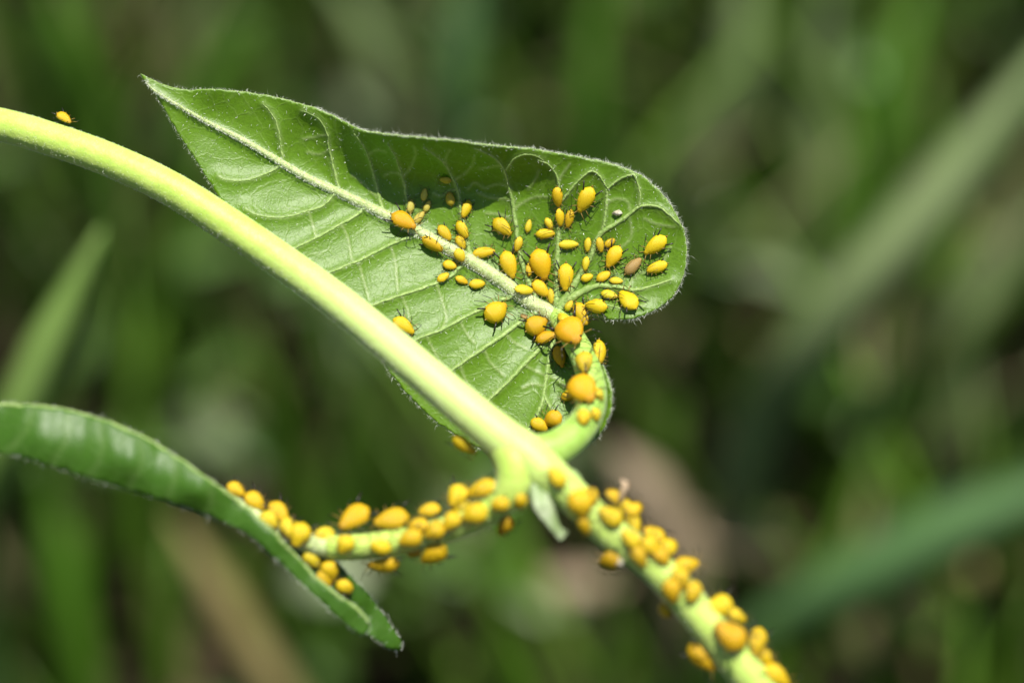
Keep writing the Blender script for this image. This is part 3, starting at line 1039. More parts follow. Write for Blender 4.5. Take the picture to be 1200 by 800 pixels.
# groups: key -> (label, group)
G = {
    'paleny': ('tiny pale greenish young aphid beside the small vein at the cluster edge above the midrib', 'tiny pale young aphids near the shaded edge'),
    'ribup': ('medium yellow aphid in the row along the upper side of the leaf midrib', 'yellow aphids along the upper side of the midrib'),
    'riblow': ('small yellow aphid on the leaf just below the midrib, pointing along the row', 'small yellow aphids just below the midrib'),
    'blade': ('small yellow aphid in the loose group on the blade above the leaf base', 'small yellow aphids on the blade above the leaf base'),
    'lobe': ('small yellow aphid among veins of the rounded leaf lobe', 'small yellow aphids on the rounded lobe'),
    'hub': ('small yellow aphid crowded at the pale hub where the leaf veins meet', 'small yellow aphids crowded at the vein hub'),
    'pet': ('yellow aphid on the short petiole of the open heart-shaped leaf', 'yellow aphids on the petiole of the open leaf'),
    'pet2': ('yellow aphid crowded on the petiole leading to the folded leaf', 'yellow aphids crowded on the petiole of the folded leaf'),
    'pet2b': ('deep yellow aphid clinging under the petiole of the folded leaf', 'aphids under the petiole of the folded leaf'),
    'fold': ('yellow aphid packed inside the folded leaf along its midrib', 'yellow aphids packed inside the folded leaf'),
    'stem': ('yellow aphid in the dense row on the lower stem past the node', 'yellow aphids in a row along the lower stem'),
    'stemb': ('dark yellow aphid clinging beneath the lower stem past the node', 'aphids beneath the lower stem'),
}
rows = [
    # ---- on the open leaf
    (522, 211, 14, 9, 175, NY, 'olive', 'small olive young aphid alone on the shaded vein above the others', None),
    (497.5, 228, 15, 8, 80, NY, 'pale', 'paleny'), (481, 242, 17, 9, 85, NY, 'pale', 'paleny'), (501, 242, 15, 7.5, 65, NY, 'pale', 'paleny'), (491, 255, 18, 9, 50, NY, 'pale', 'paleny'),
    (528, 233, 17, 11, 100, NY, 'olive', 'small oval olive aphid on a side vein, just outside the shaded strip', None),
    (546, 245, 22, 12, 250, NY, 'yellow', 'ribup'), (521, 273, 22, 13, 310, NY, 'yellow', 'ribup'), (542, 269, 23, 13, 300, NY, 'yellow', 'ribup'), (540, 284, 18, 11, 300, NY, 'yellow', 'ribup'), (539, 299, 17, 13, 300, NY, 'lemon', 'ribup'),
    (472, 261, 33, 21, 330, A, 'orange', 'large orange aphid straddling the midrib at the front end of the colony', None),
    (507, 285, 29, 15, 328, NY, 'yellow', 'long yellow aphid lying along the midrib behind the large orange one', None),
    (567, 296, 27, 13, 8, NY, 'yellow', 'slender yellow aphid lying crosswise on the upper flank of the midrib', None),
    (589, 266, 28, 18, 318, A, 'yellow', 'plump yellow aphid alone on the blade left of a side vein, black tail tubes', None),
    (619, 265, 16, 8, 78, NY, 'lemon', 'tiny lemon aphid alone on the blade between two side veins', None),
    (607, 286, 18, 10, 255, NY, 'lemon', 'tiny lemon aphid sitting on a side vein above the plump pear-shaped one', None),
    (527, 311, 17, 12, 345, NY, 'yellow', 'riblow'), (519.5, 325, 16, 10, 35, NY, 'yellow', 'riblow'), (541, 328.5, 16, 9, 335, NY, 'yellow', 'riblow'), (559, 333, 19, 12, 5, NY, 'yellow', 'riblow'),
    (596.5, 310, 34, 20, 288, A, 'yellow', 'plump pear-shaped yellow aphid just above the midrib, head toward the hub', None),
    (634, 310, 38, 26, 285, A, 'orange', 'big orange wedge-shaped aphid with long black tail tubes above the hub', None),
    (620, 316, 17, 9, 265, NY, 'yellow', 'blade'), (662.5, 325, 33, 19, 268, A, 'yellow', 'large yellow aphid on the vein fork, black tail tubes raised, head toward petiole', None),
    (654.7, 231, 23, 12.5, 275, NY, 'yellow', 'blade'), (654.5, 255, 21, 10.5, 275, NY, 'yellow', 'blade'), (667, 256, 22, 10.5, 258, NY, 'yellow', 'blade'), (643.5, 262, 15, 9, 300, NY, 'lemon', 'blade'), (639, 274, 23, 12, 3, NY, 'yellow', 'blade'), (666, 286.5, 24, 11, 2, NY, 'lemon', 'blade'),
    (686, 234, 33, 19, 242, A, 'yellow', 'large yellow aphid highest on the blade, black tail tubes toward the margin', None),
    (689, 287, 17, 9, 265, NY, 'lemon', 'lobe'), (703, 287, 18, 9.5, 280, NY, 'lemon', 'lobe'), (714.5, 284.5, 15, 9.5, 40, NY, 'yellow', 'lobe'), (686.5, 309, 17, 9, 262, NY, 'lemon', 'lobe'),
    (719, 301, 29, 18, 240, A, 'yellow', 'plump yellow aphid in the middle of the rounded lobe beside the brown one', None),
    (768, 287.5, 32, 18, 218, A, 'yellow', 'plump yellow aphid closest to the margin of the rounded lobe', None),
    (742, 312, 26, 14, 45, NY, 'brown', 'brown shrivelled aphid among yellow ones on the rounded lobe', None),
    (770, 313.5, 26, 14, 200, NY, 'yellow', 'medium yellow aphid below the plump one closest to the lobe margin', None),
    (688, 325.5, 15, 10, 20, NY, 'yellow', 'lobe'), (707.5, 324, 19, 12, 30, NY, 'yellow', 'lobe'), (722, 329, 16, 9.5, 355, NY, 'lemon', 'lobe'), (714, 345.5, 20, 11, 345, NY, 'lemon', 'lobe'),
    (736, 352, 27, 17, 130, A, 'yellow', 'large yellow aphid on the lobe below its lowest vein, near the lower margin', None),
    (614, 339.7, 22, 12.5, 355, NY, 'lemon', 'hub'), (633, 338, 25, 16, 315, NY, 'yellow', 'hub'), (646, 347, 18, 9, 275, NY, 'lemon', 'hub'), (667, 358, 14, 9.5, 60, NY, 'lemon', 'hub'), (660, 374, 16, 10, 130, NY, 'lemon', 'hub'),
    (581.5, 365, 30, 24, 38, RO, 'amber', 'round amber aphid alone on the blade below the midrib, legs spread', None),
    (629, 381, 28, 24, 30, RO, 'amber', 'round amber aphid below the hub with long dark antennae over the petiole', None),
    (640, 395, 26, 16, 20, RO, 'amber', 'amber aphid half hidden beneath the round one below the hub', None),
    (682, 368, 29, 17, 295, A, 'yellow', 'large yellow aphid at the leaf notch, overlapping its neighbours', None), (699, 358.5, 26, 16, 172, A, 'yellow', 'yellow aphid at the edge of the notch, head turned to the hub', None),
    (614, 371, 9, 6, 150, NY, 'brown', 'minute tan aphid between the two round amber aphids', None),
    # ---- petiole of the open leaf
    (671, 389, 31, 27, 305, RO, 'orange', 'largest rounded orange aphid on the top of the petiole at the leaf base', None),
    (656, 418, 26, 15, 285, RO, 'amber', 'amber aphid tucked on the shaded flank of the petiole', None), (684.5, 424, 24, 17, 275, A, 'lemon', 'pet'), (702.5, 412, 28, 16, 270, NY, 'yellow', 'shiny yellow aphid hanging off the sunny flank of the petiole', None),
    (681, 456, 32, 26, 310, RO, 'orange', 'large rounded orange aphid halfway down the petiole', None), (665, 464, 16, 13, 200, NY, 'amber', 'pet'), (702, 461, 16, 10, 300, NY, 'lemon', 'pet'), (684, 488, 17, 14, 260, NY, 'yellow', 'pet'), (698.5, 485, 14, 11, 280, NY, 'yellow', 'pet'),
    (648, 491, 22, 19, 200, RO, 'amber', 'pet'), (632, 498, 23, 16, 330, NY, 'yellow', 'pet'),
    # ---- thick stem
    (75, 138, 21, 13, 325, A, 'amber', 'lone small amber aphid on top of the bare thick stem', None), (473, 382, 30, 18, 325, A, 'yellow', 'lone yellow aphid on the thick stem where it crosses the open leaf', None),
    (546, 519, 34, 18, 325, A, 'yellow', 'yellow aphid clinging under the thick stem beside the lower margin of the open leaf', None),
    # ---- petiole of the folded leaf
    (415, 604, 38, 25, 215, A, 'orange', 'large orange aphid standing up on the petiole near the folded leaf', None), (458.6, 606, 40, 26, 190, A, 'yellow', 'largest yellow aphid on top of the petiole of the folded leaf', None),
    (503, 596, 25, 17, 190, NY, 'yellow', 'pet2'), (535.6, 579, 27, 22, 240, A, 'yellow', 'pet2'), (563, 572, 36, 20, 200, A, 'yellow', 'pet2'), (540, 592, 26, 20, 210, A, 'lemon', 'pet2'), (556, 602.5, 30, 23, 200, A, 'yellow', 'pet2'),
    (586, 591, 21, 16, 190, NY, 'yellow', 'pet2'), (528.6, 609.5, 24, 19, 230, A, 'yellow', 'pet2'), (509, 621, 25, 20, 210, A, 'yellow', 'pet2'), (490, 614, 24, 17, 180, NY, 'yellow', 'pet2'), (481, 630.5, 28, 20, 200, A, 'yellow', 'pet2'),
    (446, 641, 24, 17, 170, NY, 'yellow', 'pet2'), (404, 637, 22, 20, 240, A, 'yellow', 'pet2'), (592.5, 617, 25, 18, 240, A, 'amber', 'pet2b'), (611, 588, 18, 13, 280, NY, 'yellow', 'small yellow aphid at the foot of the petiole beside the pale young leaf', None),
    (450, 663, 34, 19, 180, A, 'amber', 'pet2b'), (508.5, 650.6, 33, 24, 215, A, 'orange', 'pet2b'), (485, 647, 17, 13, 200, NY, 'amber', 'pet2b'),
    # ---- inside the folded leaf
    (277, 572, 22, 16, 325, NY, 'yellow', 'fold'), (299.5, 585.5, 27, 20, 320, A, 'yellow', 'fold'), (327.5, 599, 30, 20, 310, A, 'yellow', 'fold'), (316, 608, 24, 18, 320, A, 'lemon', 'fold'), (352, 623, 28, 23, 250, A, 'yellow', 'fold'), (339, 617, 22, 17, 290, NY, 'lemon', 'fold'),
    (380, 625, 24, 17, 190, NY, 'lemon', 'fold'), (366, 654, 24, 18, 310, A, 'lemon', 'fold'), (387, 668, 24, 20, 280, A, 'yellow', 'fold'), (381, 677, 22, 17, 300, NY, 'yellow', 'fold'), (404, 687, 20, 16, 330, NY, 'yellow', 'fold'),
    # ---- lower stem
    (652.5, 559, 26, 17, 130, A, 'yellow', 'yellow aphid highest on the lower stem, closest to the node', None), (680, 590, 32, 28, 280, RO, 'yellow', 'large rounded yellow aphid on the lower stem just past the young leaf', None), (693, 580, 20, 17, 300, NY, 'amber', 'stem'), (684, 615, 24, 15, 290, NY, 'amber', 'stemb'),
    (717, 603, 30, 22, 150, A, 'yellow', 'stem'), (722, 581, 24, 15, 150, NY, 'yellow', 'stem'), (733, 591, 24, 16, 140, NY, 'yellow', 'stem'), (743, 596, 20, 13, 30, NY, 'yellow', 'stem'), (743, 610, 26, 15, 290, A, 'yellow', 'stem'), (740, 630, 26, 18, 140, A, 'yellow', 'stem'),
    (768, 625, 28, 19, 150, A, 'yellow', 'stem'), (762, 638, 24, 20, 300, A, 'yellow', 'stem'), (783, 640, 22, 18, 20, NY, 'yellow', 'stem'), (776, 651, 22, 17, 310, A, 'amber', 'stem'), (749, 651, 26, 16, 300, A, 'yellow', 'stem'), (715, 657, 26, 20, 200, A, 'amber', 'stemb'),
    (805, 661, 30, 17, 10, A, 'yellow', 'stem'), (798, 676, 23, 19, 290, NY, 'yellow', 'stem'), (787, 692, 28, 20, 280, A, 'amber', 'stem'), (813, 692, 24, 17, 250, NY, 'yellow', 'stem'), (778, 716, 18, 13, 300, NY, 'amber', 'stemb'),
    (844, 709, 31, 22, 190, A, 'yellow', 'stem'), (864, 720, 24, 14, 330, NY, 'yellow', 'stem'), (858, 742, 42, 30, 140, A, 'orange', 'largest orange aphid on the lower stem, lying along its axis', None), (888, 750, 30, 18, 250, A, 'amber', 'stem'), (898, 768, 26, 17, 330, A, 'yellow', 'stem'),
    (820, 772, 40, 22, 315, A, 'amber', 'long amber aphid hanging beneath the lower stem apart from the rest', None), (912, 790, 36, 21, 320, A, 'yellow', 'stem'),
]
OWN = {   # what sets each one apart: (label, group) by its place in the table
    (546, 245): ('yellow aphid on a side vein right at the edge of the shaded strip', None),
    (620, 316): ('small yellow aphid half hidden beside the big orange wedge-shaped one', None),
    (654.7, 231): ("medium yellow aphid near the highest large one, heading a file of small aphids", None),
    (654.5, 255): 'pair', (667, 256): 'pair',
    (643.5, 262): ('tiny lemon aphid touching the flank of a yellow one that lies crosswise', None),
    (639, 274): ('yellow aphid lying crosswise under a tiny lemon one on the blade', None),
    (666, 286.5): ('lemon aphid lying crosswise on the blade above the large one at the vein fork', None),
    (689, 287): 'twins', (703, 287): 'twins',
    (714.5, 284.5): ('small tilted yellow aphid touching the plump one in the middle of the rounded lobe', None),
    (686.5, 309): ('tiny upright lemon aphid by the lobe vein, below two slim ones standing side by side', None),
    (688, 325.5): ('tiny yellow aphid lying crosswise next to the large one at the vein fork', None),
    (707.5, 324): 'above', (722, 329): 'above',
    (714, 345.5): ('lemon aphid just below the lowest vein of the lobe, touching a large one', None),
    (614, 339.7): ('lemon aphid lying along the end of the midrib at the hub', None),
    (633, 338): ('plump yellow aphid at the hub under the big orange wedge-shaped one', None),
    (646, 347): ('slim lemon aphid touching the plump yellow one at the hub', None),
    (667, 358): ('small lemon aphid alone on the pale green hub', None),
    (660, 374): ('lemon aphid peeking from behind the largest rounded orange one', None),
    (684.5, 424): ('lemon aphid between the two large rounded orange ones on the petiole', None),
    (665, 464): ('small amber aphid on the shaded flank of the orange one halfway down petiole', None),
    (702, 461): ('small lemon aphid on the sunny flank beside the orange one halfway down the petiole', None),
    (684, 488): 'petpair', (698.5, 485): 'petpair',
    (648, 491): ('round amber aphid at the foot of the petiole against the thick stem', None),
    (632, 498): ('oval yellow aphid squeezed between the thick stem and a round amber one', None),
    (503, 596): ("small oval aphid alone atop the petiole between largest yellow one and heap", None),
    (535.6, 579): 'heap', (563, 572): 'heap', (540, 592): 'heap', (556, 602.5): 'heap', (528.6, 609.5): 'heap',
    (586, 591): ('small yellow aphid on the bare green end of the petiole next to the heap', None),
    (509, 621): 'three', (490, 614): 'three', (481, 630.5): 'three',
    (446, 641): ('small yellow aphid on the petiole face directly below the largest yellow one', None),
    (404, 637): ('yellow aphid on the petiole face below the large orange one near the folded leaf', None),
    (592.5, 617): ('amber aphid hanging under the petiole next to the pale young leaf', None),
    (450, 663): ('flat amber aphid hanging under the petiole, beneath the largest yellow one', None),
    (508.5, 650.6): ('large orange aphid hanging under the petiole of the folded leaf', None),
    (485, 647): ('small amber aphid squeezed beside the large orange one hanging under the petiole', None),
    (277, 572): 'foldtip', (299.5, 585.5): 'foldtip', (327.5, 599): 'foldmid', (316, 608): 'foldmid', (352, 623): 'foldmid', (339, 617): 'foldmid',
    (380, 625): ('small lemon aphid on top of the petiole end right beside the fold', None),
    (366, 654): 'foldlow', (387, 668): 'foldlow', (381, 677): 'foldlow', (404, 687): ('yellow aphid closest to the pointed lobe of the folded leaf', None),
    (693, 580): ('small amber aphid half behind the large rounded yellow one on the lower stem', None),
    (684, 615): ('amber aphid under the lower stem, below the large rounded yellow one', None),
    (715, 657): ('dark yellow aphid beneath the lower stem with a pale crumb against it', None),
    (778, 716): ('small amber aphid mostly hidden beneath the lower stem', None),
    (717, 603): 'skin', (722, 581): 'skin', (733, 591): 'skin', (743, 596): 'skin', (743, 610): 'skin',
    (740, 630): 'rim', (749, 651): 'rim', (768, 625): 'clump', (762, 638): 'clump', (783, 640): 'clump', (776, 651): 'clump',
    (805, 661): 'loose', (798, 676): 'loose', (813, 692): 'loose', (787, 692): ('amber aphid on the face of the lower stem opposite the loose three', None),
    (844, 709): ('plump yellow aphid touching the largest orange one on the node side', None), (864, 720): ('small slim yellow aphid wedged between the plump one and the largest orange one', None),
    (888, 750): 'beyond', (898, 768): 'beyond', (912, 790): 'beyond',
}
SETS = {
    'pair': ('slim yellow aphid, one of two side by side below the medium one near the highest', 'two slim aphids side by side'),
    'twins': ('slim lemon aphid, one of two standing side by side at the lobe vein', 'two slim lemon aphids at the lobe vein'),
    'above': ('small yellow aphid, one of two lying just above the lowest vein of the lobe', 'two small aphids above the lowest lobe vein'),
    'petpair': ('yellow aphid, one of the touching pair below the orange one halfway down the petiole', 'touching pair on the petiole'),
    'heap': ("yellow aphid in the packed heap where the folded leaf's petiole nears the node", 'packed heap on the petiole'),
    'three': ("yellow aphid, one of three on the petiole face between heap and largest", 'three aphids on the petiole face'),
    'foldtip': ('yellow aphid peeking over the fold, one of the two farthest from the petiole', 'two aphids farthest along the fold'),
    'foldmid': ('yellow aphid packed where the petiole meets the folded leaf', 'aphids packed where petiole and fold meet'),
    'foldlow': ('yellow aphid on the inner face of the folded leaf just below the petiole', 'aphids on the inner face of the folded leaf'),
    'skin': ('yellow aphid in the clump around the curled shed skin on the lower stem', 'clump around the shed skin'),
    'rim': ('yellow aphid on the stem face, one of two lining the tight middle clump', 'two aphids lining the middle clump'),
    'clump': ('yellow aphid in the tight middle clump of the lower stem', 'tight middle clump on the lower stem'),
    'loose': ('yellow aphid, one of a loose three just past the tight middle clump of the stem', 'loose three past the middle clump'),
    'beyond': ('yellow aphid farther from the node than the largest orange one on the lower stem', 'aphids beyond the largest orange one'),
}
for r_ in rows:
    px, py, ln, wd, ang, sh, col, lab = r_[:8]
    if (px, py) in OWN:
        lab = OWN[px, py]
        lab, grp = SETS[lab] if isinstance(lab, str) else lab
    elif lab in G:
        lab, grp = G[lab]
    else:
        grp = None
    sharp = py < 470 and not (440 < px < 500 and py > 350)
    aphid(px, py, ln, wd, ang, sh, col, lab, grp, 2 if sharp else 1, force=(6.7, -0.35, -0.35, 0.85) if (px, py) == (546, 519) else None)


# ------------------------------------------------------------------ specks of debris
def speck(name, px, py, size, mat, label, stretch=(1, 1, 1)):
    ray = (P(px, py, 0) - cam_loc).normalized()
    loc, nor, i_, d_ = bvh.ray_cast(cam_loc, ray)
    if loc is None:
        q = P(px, py, 8.5)
        loc, nor, i_, d_ = bvh.find_nearest(q)
    rs = random.Random(int(px))
    V, Fc = [], []
    n, m = 8, 10
    for i in range(n + 1):
        for j in range(m):
            a, b = math.pi * i / n, 2 * math.pi * j / m
            k_ = 1 + rs.uniform(-.32, .32)
            V.append(Vector((math.sin(a) * math.cos(b) * stretch[0], math.sin(a) * math.sin(b) * stretch[1], math.cos(a) * stretch[2])) * (size * K * MM * k_) + loc + (nor if nor.dot(fwd) < 0 else -nor) * size * K * MM * 0.6)
    for i in range(n):
        for j in range(m):
            Fc.append((i * m + j, i * m + (j + 1) % m, (i + 1) * m + (j + 1) % m, (i + 1) * m + j))
    o = mk(name, V, Fc, mat, None, tuple(loc))
    tag(o, label, 'debris')


speck('plant_debris', 724, 250, 4.2, 'debris_white', 'tiny white crumb lying beside the long vein of the rounded lobe', (1.35, 0.75, 0.8))
speck('plant_debris', 727, 656, 5.5, 'debris_white', 'pale crumb stuck to the shaded flank of the lower stem')
# a shed skin wisp on the stem
wv, wf = px_tube([(727, 588, 9.2, 2.5), (730, 576, 9.4, 4), (734, 568, 9.5, 3.6), (728, 562, 9.4, 2)], 14, 8, 0.2)
tag(mk('shed_skin', wv, wf, 'debris_tan', None, tuple(P(727, 588, 9.2))), 'curled tan shed skin standing up from the aphids on the lower stem', 'shed skin')


# ------------------------------------------------------------------ grass behind
def blade_mesh(pts, widths, side, thick=0.00025, fold=0.18):
    """a long grass blade: shallow V section with thickness"""
    pts = [Vector(p) for p in pts]
    n = len(pts)
    V, Fc = [], []
    for i in range(n):
        t = (pts[min(i + 1, n - 1)] - pts[max(i - 1, 0)]).normalized()
        s = (side - t * side.dot(t)).normalized()
        u = s.cross(t)
        w_ = widths[i]
        V += [pts[i] - s * w_ + u * w_ * fold, pts[i] + u * thick, pts[i] + s * w_ + u * w_ * fold, pts[i] - u * thick]
    for i in range(n - 1):
        for j in range(4):
            a, b = i * 4 + j, i * 4 + (j + 1) % 4
            Fc.append((a, b, b + 4, a + 4))
    Fc.append((3, 2, 1, 0))
    k_ = (n - 1) * 4
    Fc.append((k_, k_ + 1, k_ + 2, k_ + 3))
    return V, Fc


def hero(ctrl, width_px, mat, label, name='grass_blade', cat='grass blade', group=None, taper=True, root=True):
    """ctrl: (px, py, Z mm from the lens) from the top end down; the foot runs on to the ground"""
    c = catmull([(a, b, z) for a, b, z in ctrl], 16)
    pts_ = [P(a, b, ZF - z) for a, b, z in c]
    if root:
        last, prev = pts_[-1], pts_[-3]
        foot = ray_ground(*proj(last + (last - prev))[:2]) if last.z > 0.004 else None
        g0 = Vector((last.x + (last.x - prev.x) * 2, last.y + (last.y - prev.y) * 1.0, -0.003))
        for k_ in (0.35, 0.7, 1.0):
            pts_.append(last.lerp(g0, k_))
    n = len(pts_)
    ws = []
    for i in range(n):
        z = (pts_[i] - cam_loc).dot(fwd) / MM
        t = i / (n - 1)
        prof = min(1.0, 0.06 + (t / 0.35) ** 0.8) if taper else 1.0
        ws.append(width_px * 0.5 * K * z / ZF * MM * prof)
    v, f = blade_mesh(pts_, ws, (cam_right * 1.0 + fwd * random.uniform(-.4, .4)).normalized())
    o = mk(name, v, f, mat, None, tuple(pts_[-1]))
    tag(o, label, cat, group)
    return o


hero([(120, 268, 212), (92, 335, 214), (50, 430, 217), (8, 525, 221), (-40, 620, 228)], 62, 'grass_fresh', 'broad light green grass blade ending in a point above the folded leaf')
hero([(1260, 20, 274), (1190, 115, 273), (1100, 230, 273), (1010, 335, 275), (940, 425, 281), (890, 495, 292)], 74, 'grass_grey', 'wide grey-green blade slanting across the open grass beyond the leaf lobe')
hero([(1330, 520, 276), (1220, 575, 276), (1100, 630, 278), (980, 700, 282), (890, 760, 290), (820, 820, 300)], 84, 'grass_blue', 'wide bluish green blade slanting low behind the lower stem')
hero([(870, -60, 345), (868, 20, 345), (855, 110, 347), (820, 190, 353), (790, 260, 361)], 62, 'grass_grey', 'pale grey-green blade standing upright beyond the rounded lobe')
hero([(975, -80, 353), (968, 60, 353), (965, 180, 356), (960, 300, 361), (950, 400, 367)], 56, 'grass_grey', 'upright dull green blade beside the wide slanting grey-green one')
hero([(720, -60, 330), (700, 30, 331), (692, 120, 333), (690, 200, 338), (690, 300, 346)], 44, 'grass_mid', 'narrow mid green blade rising behind the rounded lobe')
hero([(600, 560, 305), (600, 640, 306), (598, 720, 308), (595, 800, 311), (592, 860, 314)], 60, 'grass_mid', 'upright green blade rising behind the node and young leaf')
hero([(50, 540, 305), (62, 620, 307), (78, 720, 309), (96, 820, 313)], 62, 'grass_mid', 'upright green blade behind the folded leaf')
hero([(200, 600, 288), (232, 655, 288), (268, 720, 290), (315, 800, 293), (350, 860, 297)], 52, 'straw', 'dry straw-coloured blade slanting behind the folded leaf', 'dry_blade', 'dry blade')
hero([(715, 520, 293), (745, 560, 293), (770, 610, 295), (800, 680, 300)], 70, 'dead_leaf', 'dry tan blade lying behind the lower stem', 'dry_blade', 'dry blade')
hero([(380, -40, 345), (420, 20, 346), (440, 70, 348), (455, 140, 353), (460, 220, 361)], 46, 'grass_grey', 'pale faded blade rising behind the upper margin of the open leaf')
hero([(60, -30, 324), (70, 40, 325), (95, 110, 330), (120, 190, 338)], 60, 'grass_mid', 'dim green blade behind the bare thick stem')
hero([(400, 520, 313), (395, 600, 314), (385, 700, 317), (380, 800, 320)], 56, 'grass_mid', 'upright green blade behind the gap between the petioles')
hero([(255, 470, 328), (300, 510, 328), (345, 560, 330), (380, 640, 335)], 46, 'grass_grey', 'pale grey blade leaning behind the thick stem and folded leaf')
hero([(1090, -60, 330), (1060, 60, 330), (1030, 180, 332), (1015, 300, 338)], 54, 'grass_mid', 'mid green blade crossing behind the wide slanting grey-green one')
hero([(1240, 230, 334), (1180, 300, 335), (1130, 400, 338), (1110, 520, 345)], 56, 'grass_grey', 'short grey-green blade at the far edge of the open grass')
hero([(560, -50, 330), (545, 40, 331), (535, 120, 334), (530, 220, 342)], 50, 'grass_blue', 'dark blue-green blade behind the middle of the open leaf')
hero([(300, 20, 327), (255, 80, 329), (215, 160, 332), (190, 260, 340)], 44, 'grass_mid', 'dim green blade behind the tip of the open leaf')
hero([(1000, 600, 313), (1040, 680, 315), (1050, 780, 319), (1050, 860, 323)], 52, 'grass_mid', 'upright mid green blade below the wide bluish one')


def dead(px, py, z, a, b, rot, mat, name, label, cat):
    """a curled dead leaf lying on the grass"""
    c = P(px, py, ZF - z)
    n = Vector(to_sun)
    e = (cam_right * math.cos(rot) - cam_up * math.sin(rot))
    e = (e - n * e.dot(n)).normalized()
    g = n.cross(e)
    s = K * z / ZF * MM
    V, Fc = [], []
    nu, nv_ = 22, 10
    for top in (0, 1):
        for i in range(nu + 1):
            u = i / nu * 2 - 1
            hw = b * (max(0, 1 - u * u)) ** 0.6 + 0.4
            for j in range(nv_ + 1):
                v_ = j / nv_ * 2 - 1
                zz = (0.28 * v_ * v_ * b + 0.10 * a * u * u + 0.05 * b * math.sin(u * 9 + v_ * 5)) - top * 2
                V.append(c + (e * (u * a) + g * (v_ * hw) + n * zz) * s)
    m = (nu + 1) * (nv_ + 1)
    for top in (0, 1):
        for i in range(nu):
            for j in range(nv_):
                q = top * m + i * (nv_ + 1) + j
                fc = (q, q + 1, q + nv_ + 2, q + nv_ + 1)
                Fc.append(fc if not top else fc[::-1])
    for i in range(nu):
        for j in (0, nv_):
            q = i * (nv_ + 1) + j
            Fc.append((q, q + nv_ + 1, q + nv_ + 1 + m, q + m) if j else (q + m, q + nv_ + 1 + m, q + nv_ + 1, q))
    o = mk(name, V, Fc, mat, None, tuple(c))
    tag(o, label, cat)


dead(855, 632, 305, 76, 26, 0.05, 'dead_leaf', 'dead_leaf', 'curled tan dead leaf lying in the grass beside the lower stem', 'dead leaf')
dead(680, 684, 312, 56, 18, -0.25, 'dead_leaf', 'dead_leaf', 'narrow brown dead leaf lying under the lower stem', 'dead leaf')
dead(1155, 666, 318, 34, 22, 0.0, 'straw', 'dead_leaf', 'small straw-coloured dead leaf in the dark grass beyond the lower stem', 'dead leaf')
dead(1150, 690, 322, 44, 24, 0.3, 'litter', 'dead_leaf', 'small dull brown dead leaf beside the straw-coloured one', 'dead leaf')

# countless background grass, low herbs and litter
V, Fc, HV, HF, LV, LF = [], [], [], [], [], []
rs = random.Random(11)


def clear(p, zmin=278):
    v = p - cam_loc
    z = v.dot(fwd) / MM
    if z > zmin:
        return True
    if z < 5:
        return abs(v.x) > 0.10
    x = abs(v.dot(cam_right)) / MM / (K * z / ZF)
    y = abs(v.dot(cam_up)) / MM / (K * z / ZF)
    return x > 760 or y > 560


count = 0
while count < 9000:
    x, y = rs.uniform(-0.42, 0.42), rs.uniform(-0.10, 0.62)
    if math.hypot(x - root_base.x, y - root_base.y) < 0.01:
        continue
    cl = 0.5 + 0.28 * math.sin(x * 71 + 1.7 * math.sin(y * 53)) + 0.28 * math.sin(y * 83 + 2.1 * math.sin(x * 47) + 1.0)
    if rs.random() > 0.15 + 0.85 * max(0, cl) * (0.5 if x < 0.01 else 1.0):
        continue
    h_ = rs.uniform(0.03, 0.10) * (0.55 + 0.6 * max(0, cl))
    a = rs.uniform(0, 6.283)
    lean = rs.uniform(0.1, 0.7) * h_
    dx, dy = math.cos(a) * lean, math.sin(a) * lean
    wd = rs.uniform(0.0012, 0.0032)
    pp, ww = [], []
    n = 6
    good = True
    g0 = -0.002
    for i in range(n):
        t = i / (n - 1)
        p = Vector((x + dx * t ** 1.8, y + dy * t ** 1.8, g0 + h_ * (t - 0.18 * (lean / h_) * t ** 3)))
        if not clear(p):
            good = False
            break
        pp.append(p)
        ww.append(wd * (1 - t ** 2.2) + 0.0001)
    if not good:
        continue
    v, f = blade_mesh(pp, ww, Vector((math.cos(a + 1.57), math.sin(a + 1.57), 0.01)), 0.00012)
    off = len(V)
    V += v
    Fc += [tuple(i + off for i in ff) for ff in f]
    count += 1
grass = mk('grass', V, Fc, 'grass')
tag(grass, 'dense green grass behind and below the plant, out of focus', 'grass', kind='stuff')


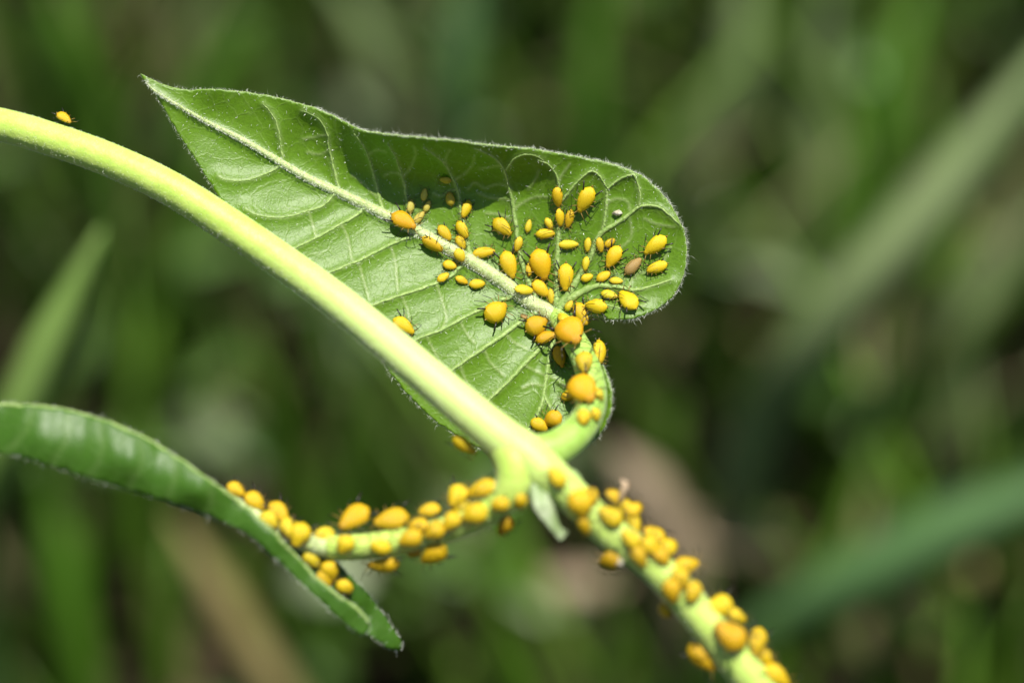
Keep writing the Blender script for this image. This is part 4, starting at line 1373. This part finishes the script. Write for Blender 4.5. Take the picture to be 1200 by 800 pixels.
def flat_leaf(c, nrm, e, a, b, V, Fc):
    g = nrm.cross(e)
    k_ = len(V)
    ring = []
    for i in range(10):
        th = 2 * math.pi * i / 10
        ring.append((math.cos(th) * a, math.sin(th) * b * (1 - 0.25 * math.cos(th))))
    for s_ in (1, -1):
        V.append(c + nrm * (0.0002 * s_ - 0.0008))
        for u, w_ in ring:
            V.append(c + e * u + g * w_ + nrm * (0.0002 * s_ + 0.15 * abs(w_)))
    for i in range(10):
        j = (i + 1) % 10
        Fc.append((k_, k_ + 1 + i, k_ + 1 + j))
        Fc.append((k_ + 11, k_ + 12 + j, k_ + 12 + i))
        Fc.append((k_ + 1 + j, k_ + 1 + i, k_ + 12 + i, k_ + 12 + j))


for i in range(1500):
    x, y = rs.uniform(-0.40, 0.40), rs.uniform(-0.05, 0.6)
    z = rs.uniform(0.004, 0.05)
    n_ = Vector((rs.uniform(-.6, .6), rs.uniform(-.6, .6), 1)).normalized()
    a = rs.uniform(0, 6.28)
    e = Vector((math.cos(a), math.sin(a), 0))
    e = (e - n_ * e.dot(n_)).normalized()
    c = Vector((x, y, z))
    if not clear(c, 285):
        continue
    s_ = rs.uniform(0.003, 0.009)
    flat_leaf(c, n_, e, s_, s_ * rs.uniform(.45, .8), HV, HF)
    # a thin stalk down to the soil
    v, f = tube([Vector((x + rs.uniform(-.006, .006), y + rs.uniform(-.006, .006), -0.003)), c - n_ * 0.0008], [0.0004, 0.0003], 4)
    off = len(HV)
    HV += v
    HF += [tuple(q + off for q in ff) for ff in f]
herb = mk('ground_cover', HV, HF, 'herb')
tag(herb, 'small round-leaved weeds growing low among the grass', 'ground cover', kind='stuff')
for i in range(700):
    x, y = rs.uniform(-0.40, 0.40), rs.uniform(-0.05, 0.6)
    a = rs.uniform(0, 6.28)
    n_ = Vector((rs.uniform(-.3, .3), rs.uniform(-.3, .3), 1)).normalized()
    e = Vector((math.cos(a), math.sin(a), 0))
    e = (e - n_ * e.dot(n_)).normalized()
    L_ = rs.uniform(0.006, 0.022)
    flat_leaf(Vector((x, y, gz(x, y - 0.15) + rs.uniform(0.002, 0.012))), n_, e, L_, rs.uniform(0.0012, 0.005), LV, LF)
lit = mk('leaf_litter', LV, LF, 'litter')
tag(lit, 'brown dry litter scattered on the soil between the grass', 'leaf litter', kind='stuff')
